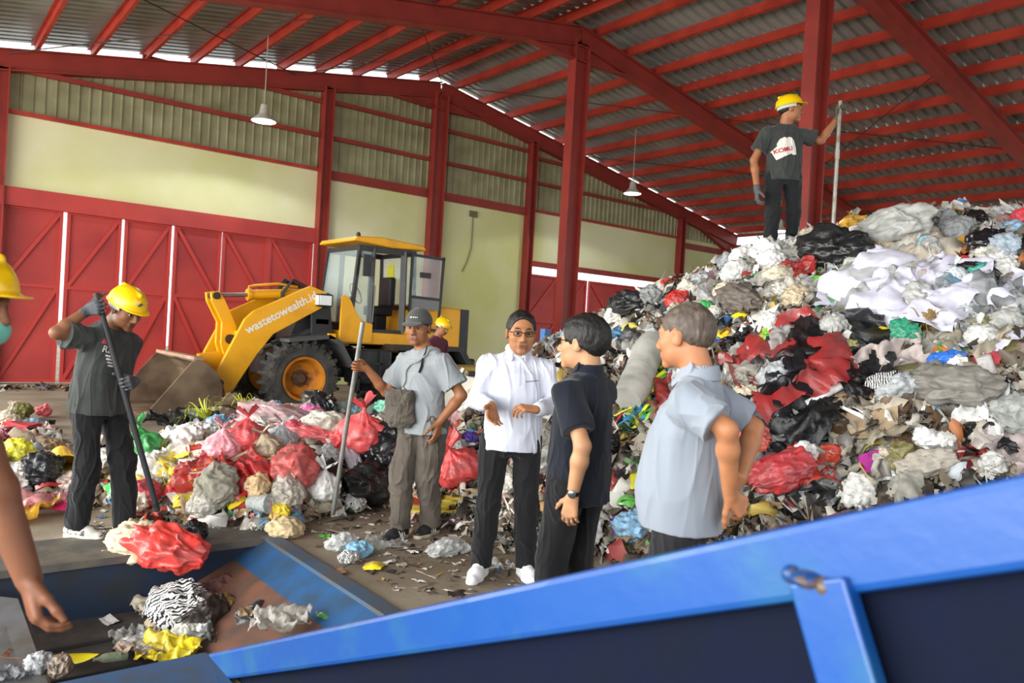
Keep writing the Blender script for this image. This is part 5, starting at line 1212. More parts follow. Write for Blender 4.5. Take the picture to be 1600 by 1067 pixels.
def fragments(name, N_, rng_ix, lo_hi, pal, label, smin, smax, seed, flat=0., strands=.25, sel=None):
    r_ = np.random.RandomState(seed); ix = r_.uniform(*rng_ix, N_); u = r_.rand(N_); d0, d1 = lo_hi(ix); d = d0+(d1-d0)*u
    a = (ix-800)/FPX*d; X = F2[0]*d+R2[0]*a; Y = F2[1]*d+R2[1]*a; h = H(X, Y)
    ok = (h > .03) if sel is None else sel(X, Y, h); X, Y, h, u = X[ok], Y[ok], h[ok], u[ok]; ok = np.ones(len(X), bool)
    for a_, b_, c_, q_ in DISC: ok &= ((X-a_)**2+(Y-b_)**2+(h-c_)**2*.6 > q_*q_)
    X, Y, h, u = X[ok], Y[ok], h[ok], u[ok]; n = len(X)
    e = .1; nx_ = -(H(X+e, Y)-H(X-e, Y))/(2*e); ny_ = -(H(X, Y+e)-H(X, Y-e))/(2*e); Nn = np.stack([nx_, ny_, np.ones(n)], 1); Nn += r_.normal(0, .30*(1-flat), (n, 3)); Nn /= np.linalg.norm(Nn, axis=1)[:, None]
    T_ = r_.normal(size=(n, 3)); T_ -= Nn*(T_*Nn).sum(1)[:, None]; T_ /= np.linalg.norm(T_, axis=1)[:, None]; B_ = np.cross(Nn, T_)
    s_ = smin+(smax-smin)*r_.rand(n)**2.2; st = r_.rand(n) < strands; L_ = np.where(st, s_*1.9, s_); W_ = np.where(st, s_*.16, s_*(.45+.5*r_.rand(n)))
    g = 6; q = np.linspace(-.5, .5, g); gx, gy = np.meshgrid(q, q); gx = gx.ravel(); gy = gy.ravel(); cen = np.stack([X, Y, h], 1)+Nn*(.004+.02*r_.rand(n)*(1-flat))[:, None]
    jx = .05+.05*(1-flat); ph = lambda: r_.rand(n)[:, None]*6.3; kf = lambda a_, b_: r_.uniform(a_, b_, n)[:, None]
    ox = gx[None]*(1+.35*np.sin(gy[None]*kf(3, 7)+ph()))+jx*r_.normal(size=(n, g*g)); oy = gy[None]*(1+.35*np.sin(gx[None]*kf(3, 7)+ph()))+jx*r_.normal(size=(n, g*g))
    oz = (.26*np.sin(gx[None]*kf(2, 7)+gy[None]*kf(-4, 4)+ph())+.16*np.sin(gx[None]*kf(-9, 9)+gy[None]*kf(5, 11)+ph()))*(1-.8*flat)+.06*(1-flat)*r_.normal(size=(n, g*g))
    P = cen[:, None]+T_[:, None]*(ox*L_[:, None])[..., None]+B_[:, None]*(oy*W_[:, None])[..., None]+Nn[:, None]*(oz*np.minimum(L_, W_*1.5)[:, None])[..., None]; P = P.reshape(-1, 3)
    f = np.array([(j*g+i, j*g+i+1, (j+1)*g+i+1, (j+1)*g+i) for j in range(g-1) for i in range(g-1)]); Q = (f[None]+(np.arange(n)*g*g)[:, None, None]).reshape(-1, 4)
    pc = np.array([srgb(c) for c in pal(u, r_, X, Y, h)]); pc = np.clip(pc*(.75+.4*r_.rand(n))[:, None], 0, 1); C = np.ones((n*g*g, 4)); C[:, :3] = np.repeat(pc, g*g, 0)
    me = bpy.data.meshes.new(name); me.vertices.add(len(P)); me.vertices.foreach_set('co', P.ravel()); me.loops.add(Q.size); me.loops.foreach_set('vertex_index', Q.ravel().astype(np.int32)); me.polygons.add(len(Q)); me.polygons.foreach_set('loop_start', np.arange(0, Q.size, 4, dtype=np.int32)); me.polygons.foreach_set('use_smooth', np.ones(len(Q), bool)); me.update(calc_edges=True)
    at = me.color_attributes.new('tone', 'FLOAT_COLOR', 'POINT'); at.data.foreach_set('color', C.ravel())
    o = linkmesh(name, me, mat('waste_bits', '#888888', .5, vcol='tone')); tag(o, label, 'waste scraps', kind='stuff'); return o
def pick(L, r_, n): return [L[i] for i in r_.randint(0, len(L), n)]
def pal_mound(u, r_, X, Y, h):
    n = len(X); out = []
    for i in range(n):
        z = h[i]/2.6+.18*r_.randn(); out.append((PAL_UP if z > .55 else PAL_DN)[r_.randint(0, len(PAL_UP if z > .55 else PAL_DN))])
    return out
rngM = lambda ix: (np.interp(ix, MK[:, 0], MK[:, 1])-.15, np.interp(ix, MK[:, 0], MK[:, 2])+.7)
rngL = lambda ix: (np.interp(ix, LK[:, 0], LK[:, 1])-.25, np.interp(ix, LK[:, 0], LK[:, 2]))
# ================================================================ single pieces of waste that can be picked out
LIFT[0] = .055
def hp(x, y, kind, col, size, label, rot=None, **k):
    if kind == 'film': size *= 1.25
    k.setdefault('cat', None); P = hit(x, y); return piece(kind, col, P, size, label, rot=rot, **k)
def toward(x, y, x2, y2):
    """in-plane turn so a long piece lies from one picture point to the other"""
    A = hit(x, y); B = hit(x2, y2); n = Hn(*((A+B)/2)[:2]); q = n.to_track_quat('Z', 'Y'); v = q.inverted() @ (B-A); return (A+B)/2, math.atan2(v.y, v.x), (B-A).length, n
def lp2(x, y, x2, y2, kind, col, label, w=1., ls=1., **k):
    P, r_, L_, n = toward(x, y, x2, y2); return piece(kind, col, P, L_*ls, label, rot=r_, n=n, sc=(1, w, w if kind not in ('film',) else .7), tilt=0, **k)
# crest of the mound
hp(1400, 388, 'bag', '#dedfdb', .62, 'big pale translucent bag on the heap crest beside the pole', matk='film', sc=(1.25, .8, .8), rot=.3)
hp(1445, 400, 'film', '#e2d6c4', .62, 'large creamy film sheet sagging right of the big pale bag', rot=.5)
hp(1338, 362, 'film', '#c79a3c', .34, 'gold foil wrapper standing on the crest by the pole foot', matk='glossy', n=(-.5, -.8, .3))
hp(1312, 382, 'wrapper', '#b33a4c', .24, 'crumpled red and white wrapper just right of the pole foot')
hp(1303, 390, 'wrapper', '#2b57b5', .15, 'small blue wrapper touching the pole foot')
hp(1272, 384, 'bag', '#c9b7a0', .22, 'small beige bag between the man and the pole foot')
lp2(1262, 402, 1355, 425, 'bag', '#232426', 'long black bag with a green cord below the pole foot', w=.62)
lp2(1262, 405, 1335, 440, 'strap', '#5bb59a', 'pale green cord trailing over the long black bag', w=.35)
hp(1247, 432, 'film', '#c63634', .28, 'scarlet film scrap below the feet of the standing worker', rot=.4)
hp(1268, 444, 'wrapper', '#5db83f', .22, 'lime green flat wrapper under the scarlet film', sc=(1.3, .5, .6), rot=0)
hp(1335, 462, 'film', '#d8dcd8', .5, 'broad clear film sheet below the long black bag', matk='film', rot=.8)
hp(1385, 430, 'film', '#e4e4de', .55, 'translucent white sheet in the middle of the upper mound', rot=.9)
hp(1325, 468, 'wrapper', '#cf3b35', .13, 'small red tab on the edge of the clear film sheet')
hp(1308, 462, 'wrapper', '#55c66c', .13, 'small bright green tab beside the small red tab')
lp2(1440, 430, 1380, 495, 'film', '#dcdcec', 'white cloth-like sheet with lilac tint, left one of the pair', w=1.5, ls=1.6, matk='matte', var=2)
lp2(1530, 455, 1450, 520, 'film', '#d6d4e6', 'white lilac sheet with brown stains, right one of the pair', w=1.5, ls=1.5, matk='matte', var=4)
hp(1545, 400, 'bag', '#1b1b1e', .26, 'shiny black bag on the right shoulder of the mound', matk='glossy')
hp(1525, 358, 'bag', '#222224', .26, 'black bag on the skyline of the mound near the right edge', sc=(1.3, .8, .7))
hp(1500, 372, 'bag', '#8b8e90', .24, 'grey striped bag on the skyline left of the black bag', matk='matte')
hp(1596, 362, 'knotted', '#d9434c', .22, 'coral red bag on the skyline at the right edge')
hp(1455, 402, 'bag', '#7fc3dc', .18, 'sky blue bag under the creamy film sheet')
hp(1462, 392, 'wrapper', '#3fbf6b', .12, 'emerald wrapper on top of the sky blue bag')
hp(1510, 388, 'wrapper', '#e0a23a', .2, 'amber wrapper on the skyline slope')
hp(1525, 384, 'wrapper', '#e8935f', .14, 'orange scrap beside the amber wrapper')
hp(1560, 382, 'wrapper', '#e6d334', .15, 'lemon yellow wrapper near the black skyline bag')
hp(1565, 405, 'bag', '#cfe0f0', .24, 'pale blue printed bag right of the shiny black bag', matk='film')
hp(1530, 440, 'bag', '#3fa391', .16, 'teal bag above the right lilac sheet')
lp2(1495, 432, 1560, 448, 'bag', '#26272a', 'flattened black bag on the right shoulder of the mound', w=.5)
hp(1575, 470, 'film', '#9ea2a4', .5, 'big grey film near the right edge of the mound', rot=1.2)
hp(1577, 468, 'wrapper', '#dc3b3b', .16, 'red scrap lying on the big grey film')
lp2(1442, 500, 1450, 560, 'tuft', '#8a6b38', 'bundle of dry brown straw hanging under the lilac sheets', w=.9)
hp(1452, 515, 'bag', '#8c7547', .2, 'brown fibrous lump on top of the straw bundle', matk='matte')
hp(1418, 535, 'bag', '#2f9a78', .22, 'sea green bag left of the straw bundle')
hp(1380, 528, 'wrapper', '#e8cf28', .2, 'bright yellow wrapper left of the sea green bag')
hp(1392, 575, 'film', '#bfb2ad', .36, 'dirty pink-grey cloth below the yellow wrapper', matk='matte', rot=.5)
lp2(1280, 555, 1190, 600, 'film', '#c93c3c', 'large crinkled red bag on the mid slope of the mound', w=1.5, ls=1.75, var=1)
lp2(1315, 525, 1300, 600, 'film', '#232529', 'upper part of a black sheet beside the crinkled red bag', w=1.3, ls=1.5)
lp2(1300, 600, 1190, 690, 'film', '#24262a', 'long black sheet running down the slope under the red bag', w=.95, ls=1.35, var=3)
lp2(1240, 675, 1190, 725, 'strap', '#2a72b8', 'blue flat strip below the long black sheet', w=2.6, matk='matte')
lp2(1340, 560, 1375, 620, 'film', '#1d1f22', 'torn black film right of the crinkled red bag', w=.9, ls=1.2)
hp(1393, 612, 'bag', '#dddddd', .2, 'black and white striped bag on the mid slope', matk='zebra', sc=(1.5, .8, .7), rot=.2)
lp2(1450, 585, 1510, 575, 'bag', '#2c6fd0', 'royal blue cloth bundle on the right mid slope', w=.7)
hp(1500, 588, 'bag', '#efe9e2', .16, 'small white bundle against the royal blue cloth')
hp(1524, 580, 'can', '#c8c4c0', .17, 'open tin with grey rim beside the royal blue cloth', n=(-.5, -.7, .3), matk='glossy')
hp(1545, 572, 'wrapper', '#b54552', .18, 'dusky red pouch right of the open tin')
hp(1490, 622, 'bag', '#aaa59c', .42, 'bulging grey clear bag below the royal blue cloth', matk='film', sc=(1.3, .8, .7), rot=.0)
lp2(1545, 610, 1525, 700, 'film', '#e8e8e6', 'torn white sheet hanging at the right of the grey clear bag', w=.7, matk='matte')
lp2(1525, 700, 1470, 730, 'strap', '#dcdcd8', 'twisted white strip trailing down from the torn sheet', w=1.5)
hp(1582, 640, 'wrapper', '#d9368f', .14, 'hot pink scrap near the right edge below the torn sheet')
lp2(1262, 640, 1318, 617, 'roll', '#f0efec', 'white foam roll lying across the mid slope', w=1.1)
lp2(1310, 680, 1410, 668, 'card', '#b29a7c', 'wide tan cardboard sheet in the lower middle of the mound', w=.8)
hp(1215, 622, 'card', '#e0963a', .14, 'orange card at the edge of the long black sheet')
hp(1196, 645, 'film', '#d8d8d6', .26, 'crumpled silver-white film left of the long black sheet')
lp2(1190, 765, 1275, 745, 'bag', '#bf3f44', 'large red bag low on the mound beside the grey polo man', w=.75, ls=1.15)
hp(1265, 738, 'film', '#e0492f', .32, 'orange-red film on top of the large red bag', rot=.2)
hp(1258, 720, 'bag', '#e9e9e6', .16, 'white paper wad on the orange-red film', matk='matte')
hp(1357, 727, 'box', '#c12fa0', .17, 'magenta snack box with pale print low on the mound', rot=.3, n=(-.6, -.7, .5))
hp(1312, 712, 'film', '#b7b5ae', .3, 'greyish clear film left of the magenta box', matk='film')
hp(1450, 703, 'bag', '#f1f1ef', .17, 'pleated white paper cup wad above the blue rail', matk='matte')
hp(1478, 708, 'bag', '#e6e6e2', .14, 'second white wad right of the pleated one', matk='matte')
lp2(1490, 722, 1565, 712, 'film', '#cc3c33', 'red-orange film strip just above the blue rail', w=.5)
lp2(1410, 745, 1500, 735, 'bag', '#bdb5a8', 'dull grey sack pressed against the blue rail', w=.6, matk='matte')
hp(1592, 700, 'film', '#e6d6d4', .36, 'pinkish clear film at the right edge above the rail', matk='film')
hp(1590, 670, 'bag', '#cfd4cf', .26, 'pale clear bag at the right edge of the lower mound', matk='film')
# left face
hp(990, 487, 'bag', '#26282b', .42, 'black bag on the left skyline of the mound behind the polo men', sc=(1.3, .8, .7), rot=0)
hp(1022, 478, 'bag', '#b9bdbd', .26, 'grey clear bag right of the black skyline bag', matk='film')
hp(962, 540, 'film', '#3d94c6', .28, 'turquoise blue film behind the head of the black polo man', rot=.2)
hp(985, 520, 'wrapper', '#d8cf6a', .2, 'olive yellow wrapper above the turquoise film')
hp(965, 508, 'bag', '#e7e2d6', .2, 'cream wad on the left slope of the mound')
hp(1015, 516, 'wrapper', '#ddd23c', .16, 'yellow wrapper beside the grey polo man\'s head')
lp2(1038, 552, 990, 650, 'roll', '#e4e2da', 'long milky plastic sleeve between the two polo men', w=1.7, matk='film')
sc_ = 2*['#5aa83a', '#e8df3c', '#3d8fd0', '#4fb04a', '#d8d640', '#2f86c6', '#7cc043', '#e6e23f', '#3c9a4a', '#2c78b8', '#9fd04a', '#49a0d8', '#e0d23c', '#58b548', '#3f93c9', '#d9343a']
for i, c in enumerate(sc_):
    a = (i % 16)*5.2+(i//16)*2.5; cn = {'#5': 'green'}.get(c[:2], None); r1, g1, b1 = srgb(c); nm_ = 'red' if r1 > .5 and g1 < .2 else ('yellow' if r1 > .5 else ('blue' if b1 > g1 else 'green'))
    lp2(1045-a*.35+rs.randint(-5, 6), 575+rs.randint(-10, 12)+a*.15, 985+rs.randint(-10, 12)-a*.05, 660+rs.randint(-12, 20)+a*.2, 'strap', c, nm_+' packing strap in the bundle between the two polo men', w=1.1, group=nm_+' straps in the bundle between the polo men')
for i, (x, y, x2, y2) in enumerate(((905, 640, 868, 690), (895, 655, 862, 720), (875, 600, 862, 640), (940, 600, 925, 650), (1180, 500, 1140, 540), (1240, 470, 1190, 500))):
    lp2(x, y, x2, y2, 'strap', '#a83240', 'dark red cloth strip on the slope, ' + ['level with the white shirt elbow', 'lowest, beside the black polo back', 'by the white shirt shoulder', 'behind the black polo shoulder', 'right of the grey polo man\'s collar', 'high on the left face'][i], w=1.2, matk='matte')
hp(1165, 478, 'bag', '#93887e', .36, 'smoky clear bag with dirt inside on the left slope', matk='film', sc=(1.3, .8, .8))
hp(1135, 468, 'bag', '#e0cdb8', .18, 'beige bag touching the smoky clear bag')
hp(1160, 503, 'wrapper', '#eadb25', .13, 'small vivid yellow wrapper under the smoky bag')
hp(1135, 533, 'wrapper', '#e9c92a', .12, 'small golden wrapper nearer the grey polo man\'s collar')
hp(1110, 490, 'bag', '#3fa856', .14, 'green bag behind the grey polo man\'s head')
hp(1105, 437, 'film', '#b93a3a', .24, 'brick red film on the skyline left of the standing worker')
hp(1142, 425, 'bag', '#cfd6dc', .24, 'clear bag with a blue mark on the skyline', matk='film')
hp(1210, 520, 'bag', '#e2e2dc', .2, 'white rag below the smoky bag', matk='matte')
hp(1256, 507, 'cup', '#e6e6e8', .16, 'white bowl-shaped lid on the upper slope')
hp(1300, 510, 'wrapper', '#e8672c', .16, 'vivid orange wrapper right of the white lid')
hp(1275, 518, 'wrapper', '#e8a48c', .14, 'salmon scrap between the white lid and orange wrapper')
for i, (x, y) in enumerate(((1155, 440), (1185, 452), (1205, 425), (1230, 410), (1170, 415), (1220, 470), (1200, 410), (1245, 395))):
    hp(x, y, 'film' if i % 2 else 'bag', ['#e6e6e2', '#d9d6cd', '#f0f0ee', '#e3e6e6'][i % 4], .26, ['pale', 'chalky', 'bright', 'milky', 'soft', 'dull', 'greyish', 'snowy'][i]+' white film heaped on the crest left of the standing worker, '+['lowest left', 'lower right of it', 'in the middle', 'under his boots', 'furthest left', 'lowest right', 'just before his boots', 'behind his boots'][i])
# low spread
Lo = [(285, 668, 'film', '#1c1d20', .62, 'black bag with handles lying flat before the loader bucket', dict(sc=(1.3, .8, 1.2))), (240, 690, 'card', '#2a2a2c', .3, 'black card left of the flat black bag', {}),
 (345, 660, 'bag', '#dccbb4', .46, 'cream stained bag right of the flat black bag', dict(matk='film', sc=(1.3, .8, .7))), (330, 640, 'tuft', '#b9c23a', .62, 'yellow-green straw tuft before the bucket', {}), (383, 638, 'tuft', '#c6c93e', .6, 'yellow-green straw tuft before the front tyre', {}),
 (402, 632, 'bag', '#e5e5e5', .26, 'black and white striped bag by the front tyre', dict(matk='zebra')), (425, 672, 'bag', '#e6c3c4', .62, 'very large pink-white clear bag in the middle of the spread', dict(matk='film', sc=(1.3, .85, .6))),
 (385, 650, 'box', '#1f2022', .26, 'black carton behind the pink-white bag', {}), (455, 690, 'bag', '#d95a6a', .26, 'rose pink bag at the right end of the big clear bag', {}), (483, 668, 'bag', '#e87bb0', .32, 'bubblegum pink bag below the loader tyre', {}),
 (492, 664, 'bag', '#e2b777', .22, 'ochre bag on top of the bubblegum pink bag', {}), (505, 690, 'bag', '#e9e4d2', .42, 'round cream bag right of the bubblegum pink bag', {}), (500, 640, 'bag', '#222326', .5, 'glossy black bag directly before the front tyre', dict(matk='glossy', sc=(1.4, .8, .7))),
 (560, 650, 'film', '#b9cdbf', .55, 'pale green clear film left of the man in the cap', dict(matk='film')), (607, 655, 'bag', '#7fc9ae', .30, 'mint green bag at the knee of the man in the cap', {}), (620, 645, 'film', '#8fd04a', .28, 'lime film behind the mint green bag', {}),
 (578, 672, 'bag', '#5b4a8a', .2, 'violet bag below the pale green film', {}), (590, 680, 'bag', '#dcd5c8', .24, 'off-white bag right of the violet bag', {}), (520, 672, 'wrapper', '#e8dc3c', .22, 'yellow-black wrapper left of the pole', {}), (470, 662, 'wrapper', '#f0d82a', .18, 'sunny yellow scrap beside the pink bags', {}),
 (563, 708, 'knotted', '#ea5f60', .44, 'coral knotted bag right of the pole', dict(n=(0, 0, 1))), (535, 705, 'bag', '#dc4348', .26, 'red bag left of the coral knotted bag', {}), (492, 700, 'bag', '#e2676a', .36, 'long salmon bag between the cream bag and the pole', dict(sc=(1.5, .6, .6))),
 (612, 712, 'bag', '#202124', .52, 'black bag against the trousers of the man in the cap', dict(matk='glossy', sc=(1.1, .9, .9))), (636, 672, 'bag', '#f0868a', .28, 'pink bag partly behind the man in the cap', {}), (625, 735, 'bag', '#e5ddce', .26, 'ivory bag low beside the cap man\'s knees', {}),
 (463, 700, 'film', '#e9e9e6', .22, 'zebra striped bag left of the long salmon bag', dict(matk='zebra', sc=(1, 1, 1.4))), (505, 725, 'bag', '#e5e5e5', .2, 'zebra striped wad behind the pole foot', dict(matk='zebra')), (545, 733, 'bag', '#e9e5f0', .28, 'lilac printed bag right of the pole', dict(matk='film', sc=(1.5, .6, .5))),
 (568, 768, 'bag', '#2f302f', .50, 'dark grey sack at the foot of the pole', dict(matk='film', sc=(1.2, .9, .8))), (500, 783, 'knotted', '#efefec', .28, 'round white knotted bag left of the pole foot', dict(n=(0, -.3, 1))), (550, 798, 'bag', '#e5e5e5', .17, 'small striped wad in front of the dark grey sack', dict(matk='zebra')),
 (548, 788, 'wrapper', '#2f8fd0', .13, 'azure scrap on the small striped wad', {}), (452, 745, 'bag', '#e46d68', .38, 'clear bag full of red and pink in the middle foreground', dict(matk='film')), (470, 738, 'wrapper', '#3f86c8', .1, 'tiny blue scrap on the clear red bag', {}),
 (385, 712, 'knotted', '#e8585c', .32, 'red knotted bag in the middle of the spread', {}), (355, 705, 'film', '#ecebe8', .3, 'white torn film left of the red knotted bag', {}), (375, 745, 'film', '#cf302f', .42, 'bright red film below the red knotted bag', {}), (318, 745, 'film', '#c9352f', .34, 'crimson film by the worker\'s pole', {}),
 (345, 775, 'bag', '#8f8a7c', .34, 'grey mesh sack near the pit edge', dict(matk='matte')), (292, 720, 'wrapper', '#e9c928', .18, 'yellow wrapper among red films', {}), (300, 700, 'bag', '#e7e3dc', .3, 'white bag beyond the black pole', {}), (262, 735, 'film', '#eceae4', .34, 'white film beside the black pole', {}),
 (275, 770, 'wrapper', '#d33b38', .16, 'red wrapper near the foot of the black pole', {}), (200, 775, 'wrapper', '#3fa856', .34, 'green and white packet by the left worker\'s ankle', {}), (232, 790, 'bag', '#cf4a58', .26, 'raspberry bag between worker and pole foot', {}), (220, 800, 'bag', '#dccdb6', .26, 'tan bag at the foot of the black pole', {}),
 (292, 790, 'wrapper', '#e5d03a', .16, 'yellow-green packet near the pit corner', {}), (240, 655, 'film', '#b8b1a3', .3, 'faded grey rag at the far end beside the bucket', {}), (430, 640, 'bag', '#5ea8d8', .16, 'light blue bag before the front tyre', {}), (455, 632, 'card', '#d08f5c', .3, 'orange-brown card at the front tyre', {}),
 (445, 668, 'wrapper', '#2a2a2c', .16, 'dark wrapper on the big pink-white bag', {}), (412, 800, 'cup', '#dfe5e5', .2, 'clear plastic tub near the pit corner', {}), (442, 778, 'bag', '#d9d2c4', .26, 'beige clear bag at the front of the spread', dict(matk='film')), (372, 790, 'wrapper', '#e6cf2c', .14, 'yellow peel-like wrapper at the pit edge', {}),
 (330, 800, 'bag', '#e2ddd2', .26, 'pale bag above the pit corner', dict(matk='film')), (405, 770, 'bag', '#c9a97e', .2, 'sandy bag in the foreground of the spread', {}),
 (88, 742, 'cup', '#e8c52c', .34, 'yellow plastic basin at the left', dict(matk='glossy')), (55, 705, 'film', '#b5502c', .34, 'rusty red foil at the left behind the worker', dict(matk='glossy')), (60, 755, 'bag', '#25272a', .34, 'black bag below the yellow basin', {}), (32, 680, 'box', '#b2303c', .28, 'red carton at the left edge', {}),
 (35, 655, 'bag', '#6b6a34', .30, 'olive bag at the far left edge', {}), (62, 652, 'bag', '#e8606c', .22, 'pink-red bag at the far left edge', {}), (72, 668, 'box', '#26221f', .18, 'small dark box behind the left worker', {}), (80, 680, 'wrapper', '#b79a3a', .18, 'gold wrapper beside the small dark box', {}),
 (75, 800, 'film', '#e39aa0', .36, 'pink printed film at the left by the pit deck', {}), (95, 802, 'wrapper', '#cf2f6a', .2, 'magenta wrapper at the left by the pit deck', {}), (40, 812, 'film', '#e6b52c', .3, 'yellow film at the left pit edge', {}), (20, 720, 'bag', '#d8d23c', .24, 'lemon bag at the left edge', {}),
 (18, 760, 'bag', '#e7e2d8', .24, 'white bag at the left edge', {}), (92, 770, 'bag', '#d6c1b6', .2, 'dusty pink bag left of the worker\'s shins', {}),
 (704, 716, 'knotted', '#e8504f', .36, 'red knotted bag between the cap man and the white shirt man', {}), (730, 758, 'knotted', '#e65352', .38, 'lower red knotted bag beside the white shirt man\'s thigh', {}), (727, 720, 'bag', '#e5e5e5', .22, 'zebra striped bag beside the white shirt man\'s hip', dict(matk='zebra')),
 (733, 700, 'bag', '#5a3fa0', .16, 'purple bag by the white shirt man\'s hip', {}), (706, 745, 'bag', '#d8a79a', .2, 'pale rose bag below the upper red bag', {}), (690, 800, 'film', '#e3c53c', .42, 'flat yellow film on the floor between the two men', dict(sc=(1.4, .6, .5))), (637, 785, 'wrapper', '#efe03a', .22, 'yellow wrapper near the cap man\'s calf', {}),
 (860, 740, 'bag', '#d8d5cc', .3, 'pale grey bag behind the white shirt man\'s trousers', dict(matk='film')), (855, 700, 'bag', '#9a948a', .26, 'dull rag left of the black polo man', dict(matk='matte')), (800, 770, 'bag', '#d9d4c8', .2, 'white wad seen between the white shirt man\'s legs', {}),
 (862, 800, 'wrapper', '#c8a070', .16, 'tan scrap by the black polo man\'s thigh', {}), (970, 830, 'wrapper', '#8a4ab0', .16, 'purple and yellow sachet at the mound\'s foot between the polo men', {}), (985, 790, 'wrapper', '#5fb04a', .14, 'green sachet at the mound\'s foot between the polo men', {}), (995, 760, 'wrapper', '#d8d23c', .14, 'yellow sachet between the polo men', {})]
for x, y, kd, c, s_, lb, kw in Lo: hp(x, y, kd, c, s_, lb, **kw)
# pieces lying alone on the floor
LIFT[0] = 0.
Fl = [(532, 858, 'bag', '#e4e6e4', .20, 'clear crumpled bag on the floor near the pit corner', dict(matk='film')), (585, 886, 'wrapper', '#ecd32c', .20, 'yellow wrapper on the floor before the pit corner', {}), (560, 868, 'bag', '#7fb2d0', .17, 'blue-white bag beside the yellow floor wrapper', {}), (545, 878, 'bag', '#e5e5e5', .13, 'small striped bag on the floor near the pit', dict(matk='zebra')),
 (600, 850, 'film', '#d8dcda', .30, 'clear film on the floor before the cap man\'s shoes', dict(matk='clear')), (697, 862, 'bag', '#e6e8e6', .30, 'white clear bag on the floor between the two men\'s shoes', dict(matk='film', sc=(1.2, .8, .5))), (722, 862, 'bag', '#e5e5e5', .12, 'small striped bag beside the white clear floor bag', dict(matk='zebra')), (775, 884, 'film', '#e5e5e2', .22, 'white sheet on the floor behind the white shoes', {}),
 (507, 838, 'wrapper', '#5fc04a', .12, 'green-yellow packet on the floor right of the pit', {}), (447, 838, 'bag', '#cfb88e', .24, 'straw-coloured rag at the pit corner', dict(matk='matte')), (376, 818, 'cup', '#dfe3e3', .16, 'clear cup near the pit back edge', {}), (520, 897, 'card', '#8a5f3f', .14, 'brown card beside the floor bags', {}), (638, 830, 'wrapper', '#c8c2b6', .1, 'grey scrap by the cap man\'s shoe', {})]
for x, y, kd, c, s_, lb, kw in Fl: piece(kd, c, onz(x, y, 0), s_, lb, n=(0, 0, 1), tilt=.1, **kw)
# spilling over the pit's back edge
piece('bag', '#d9433c', onz(262, 838, .12), .40, 'big red bag tipping over the pit edge', n=(0, -.3, 1), var=1, sc=(1.2, .9, .9), z=.05, tilt=.1)
piece('bag', '#d8c9a8', onz(212, 830, .12), .34, 'cream printed bag left of the big red tipping bag', n=(0, -.3, 1), var=2, z=.05, tilt=.1)
piece('bag', '#1d1e20', onz(303, 818, .12), .20, 'black bag right of the big red tipping bag', n=(0, 0, 1), var=3, z=.06)
piece('bag', '#d9dad2', onz(156, 868, -.02), .18, 'small clear bag hanging over the pit edge', matk='film', z=-.08, n=(0, -1, .3))
# in the pit
Pt = [(280, 968, 'bag', '#e5e5e5', .30, 'zebra striped bag on the pit belt', dict(matk='zebra')), (318, 975, 'bag', '#4a4340', .24, 'smoky dark bag right of the pit\'s zebra bag', dict(matk='film')), (398, 965, 'peel', '#ee6a1c', .17, 'orange-red peel in the pit', {}), (118, 1032, 'peel', '#e8d21c', .20, 'curved yellow peel on the pit belt', {}),
 (262, 1018, 'film', '#e9d21f', .24, 'yellow film against the near pit wall', dict(matk='bag')), (172, 1032, 'bottle', '#b9c9a8', .13, 'small labelled bottle on the pit belt', {}), (203, 1018, 'film', '#b39a86', .16, 'tan paper near the bottle', dict(matk='matte')), (232, 1008, 'film', '#c9c6c4', .2, 'grey-white film beside the tan paper', {}),
 (255, 888, 'film', '#d9dad8', .14, 'white scrap below the red tipping bag', {}), (330, 905, 'bag', '#d97a7a', .2, 'pink clear bag in the pit', dict(matk='film')), (305, 895, 'film', '#d8dadc', .18, 'clear film beside the pink clear bag', dict(matk='film')), (235, 942, 'film', '#d9cdb4', .22, 'cream strip on the pit belt', {}), (208, 940, 'wrapper', '#e88a3c', .09, 'orange scrap at the end of the cream strip', {}),
 (212, 905, 'bag', '#7a7c7c', .22, 'grey clear bag in the pit below the edge', dict(matk='clear')), (350, 985, 'film', '#8f9290', .3, 'grey wet plastic along the near pit wall', {}), (395, 985, 'bag', '#3c4044', .2, 'dark folded bag under the orange peel', {}), (440, 972, 'film', '#c6c3ba', .24, 'whitish film at the right end of the pit', {}), (505, 962, 'wrapper', '#4f8a4a', .09, 'green bottle cap wrapper at the pit\'s right end', {}),
 (350, 940, 'bag', '#5d3b34', .22, 'reddish brown lump in the middle of the pit', dict(matk='matte')), (340, 965, 'bag', '#7b5a30', .2, 'ochre brown lump beside the orange peel', dict(matk='matte')), (425, 890, 'wrapper', '#5fb84a', .07, 'tiny green packet on the blue chute', {}), (200, 997, 'wrapper', '#d9d4cc', .05, 'tiny white scrap on the bare belt', {})]
for x, y, kd, c, s_, lb, kw in Pt:
    zb = -.34 if x < 420 else -.12
    piece(kd, c, onz(x, y, zb+.03), s_*1.25, lb, n=(0, 0, 1), z=None, tilt=.15, **kw)
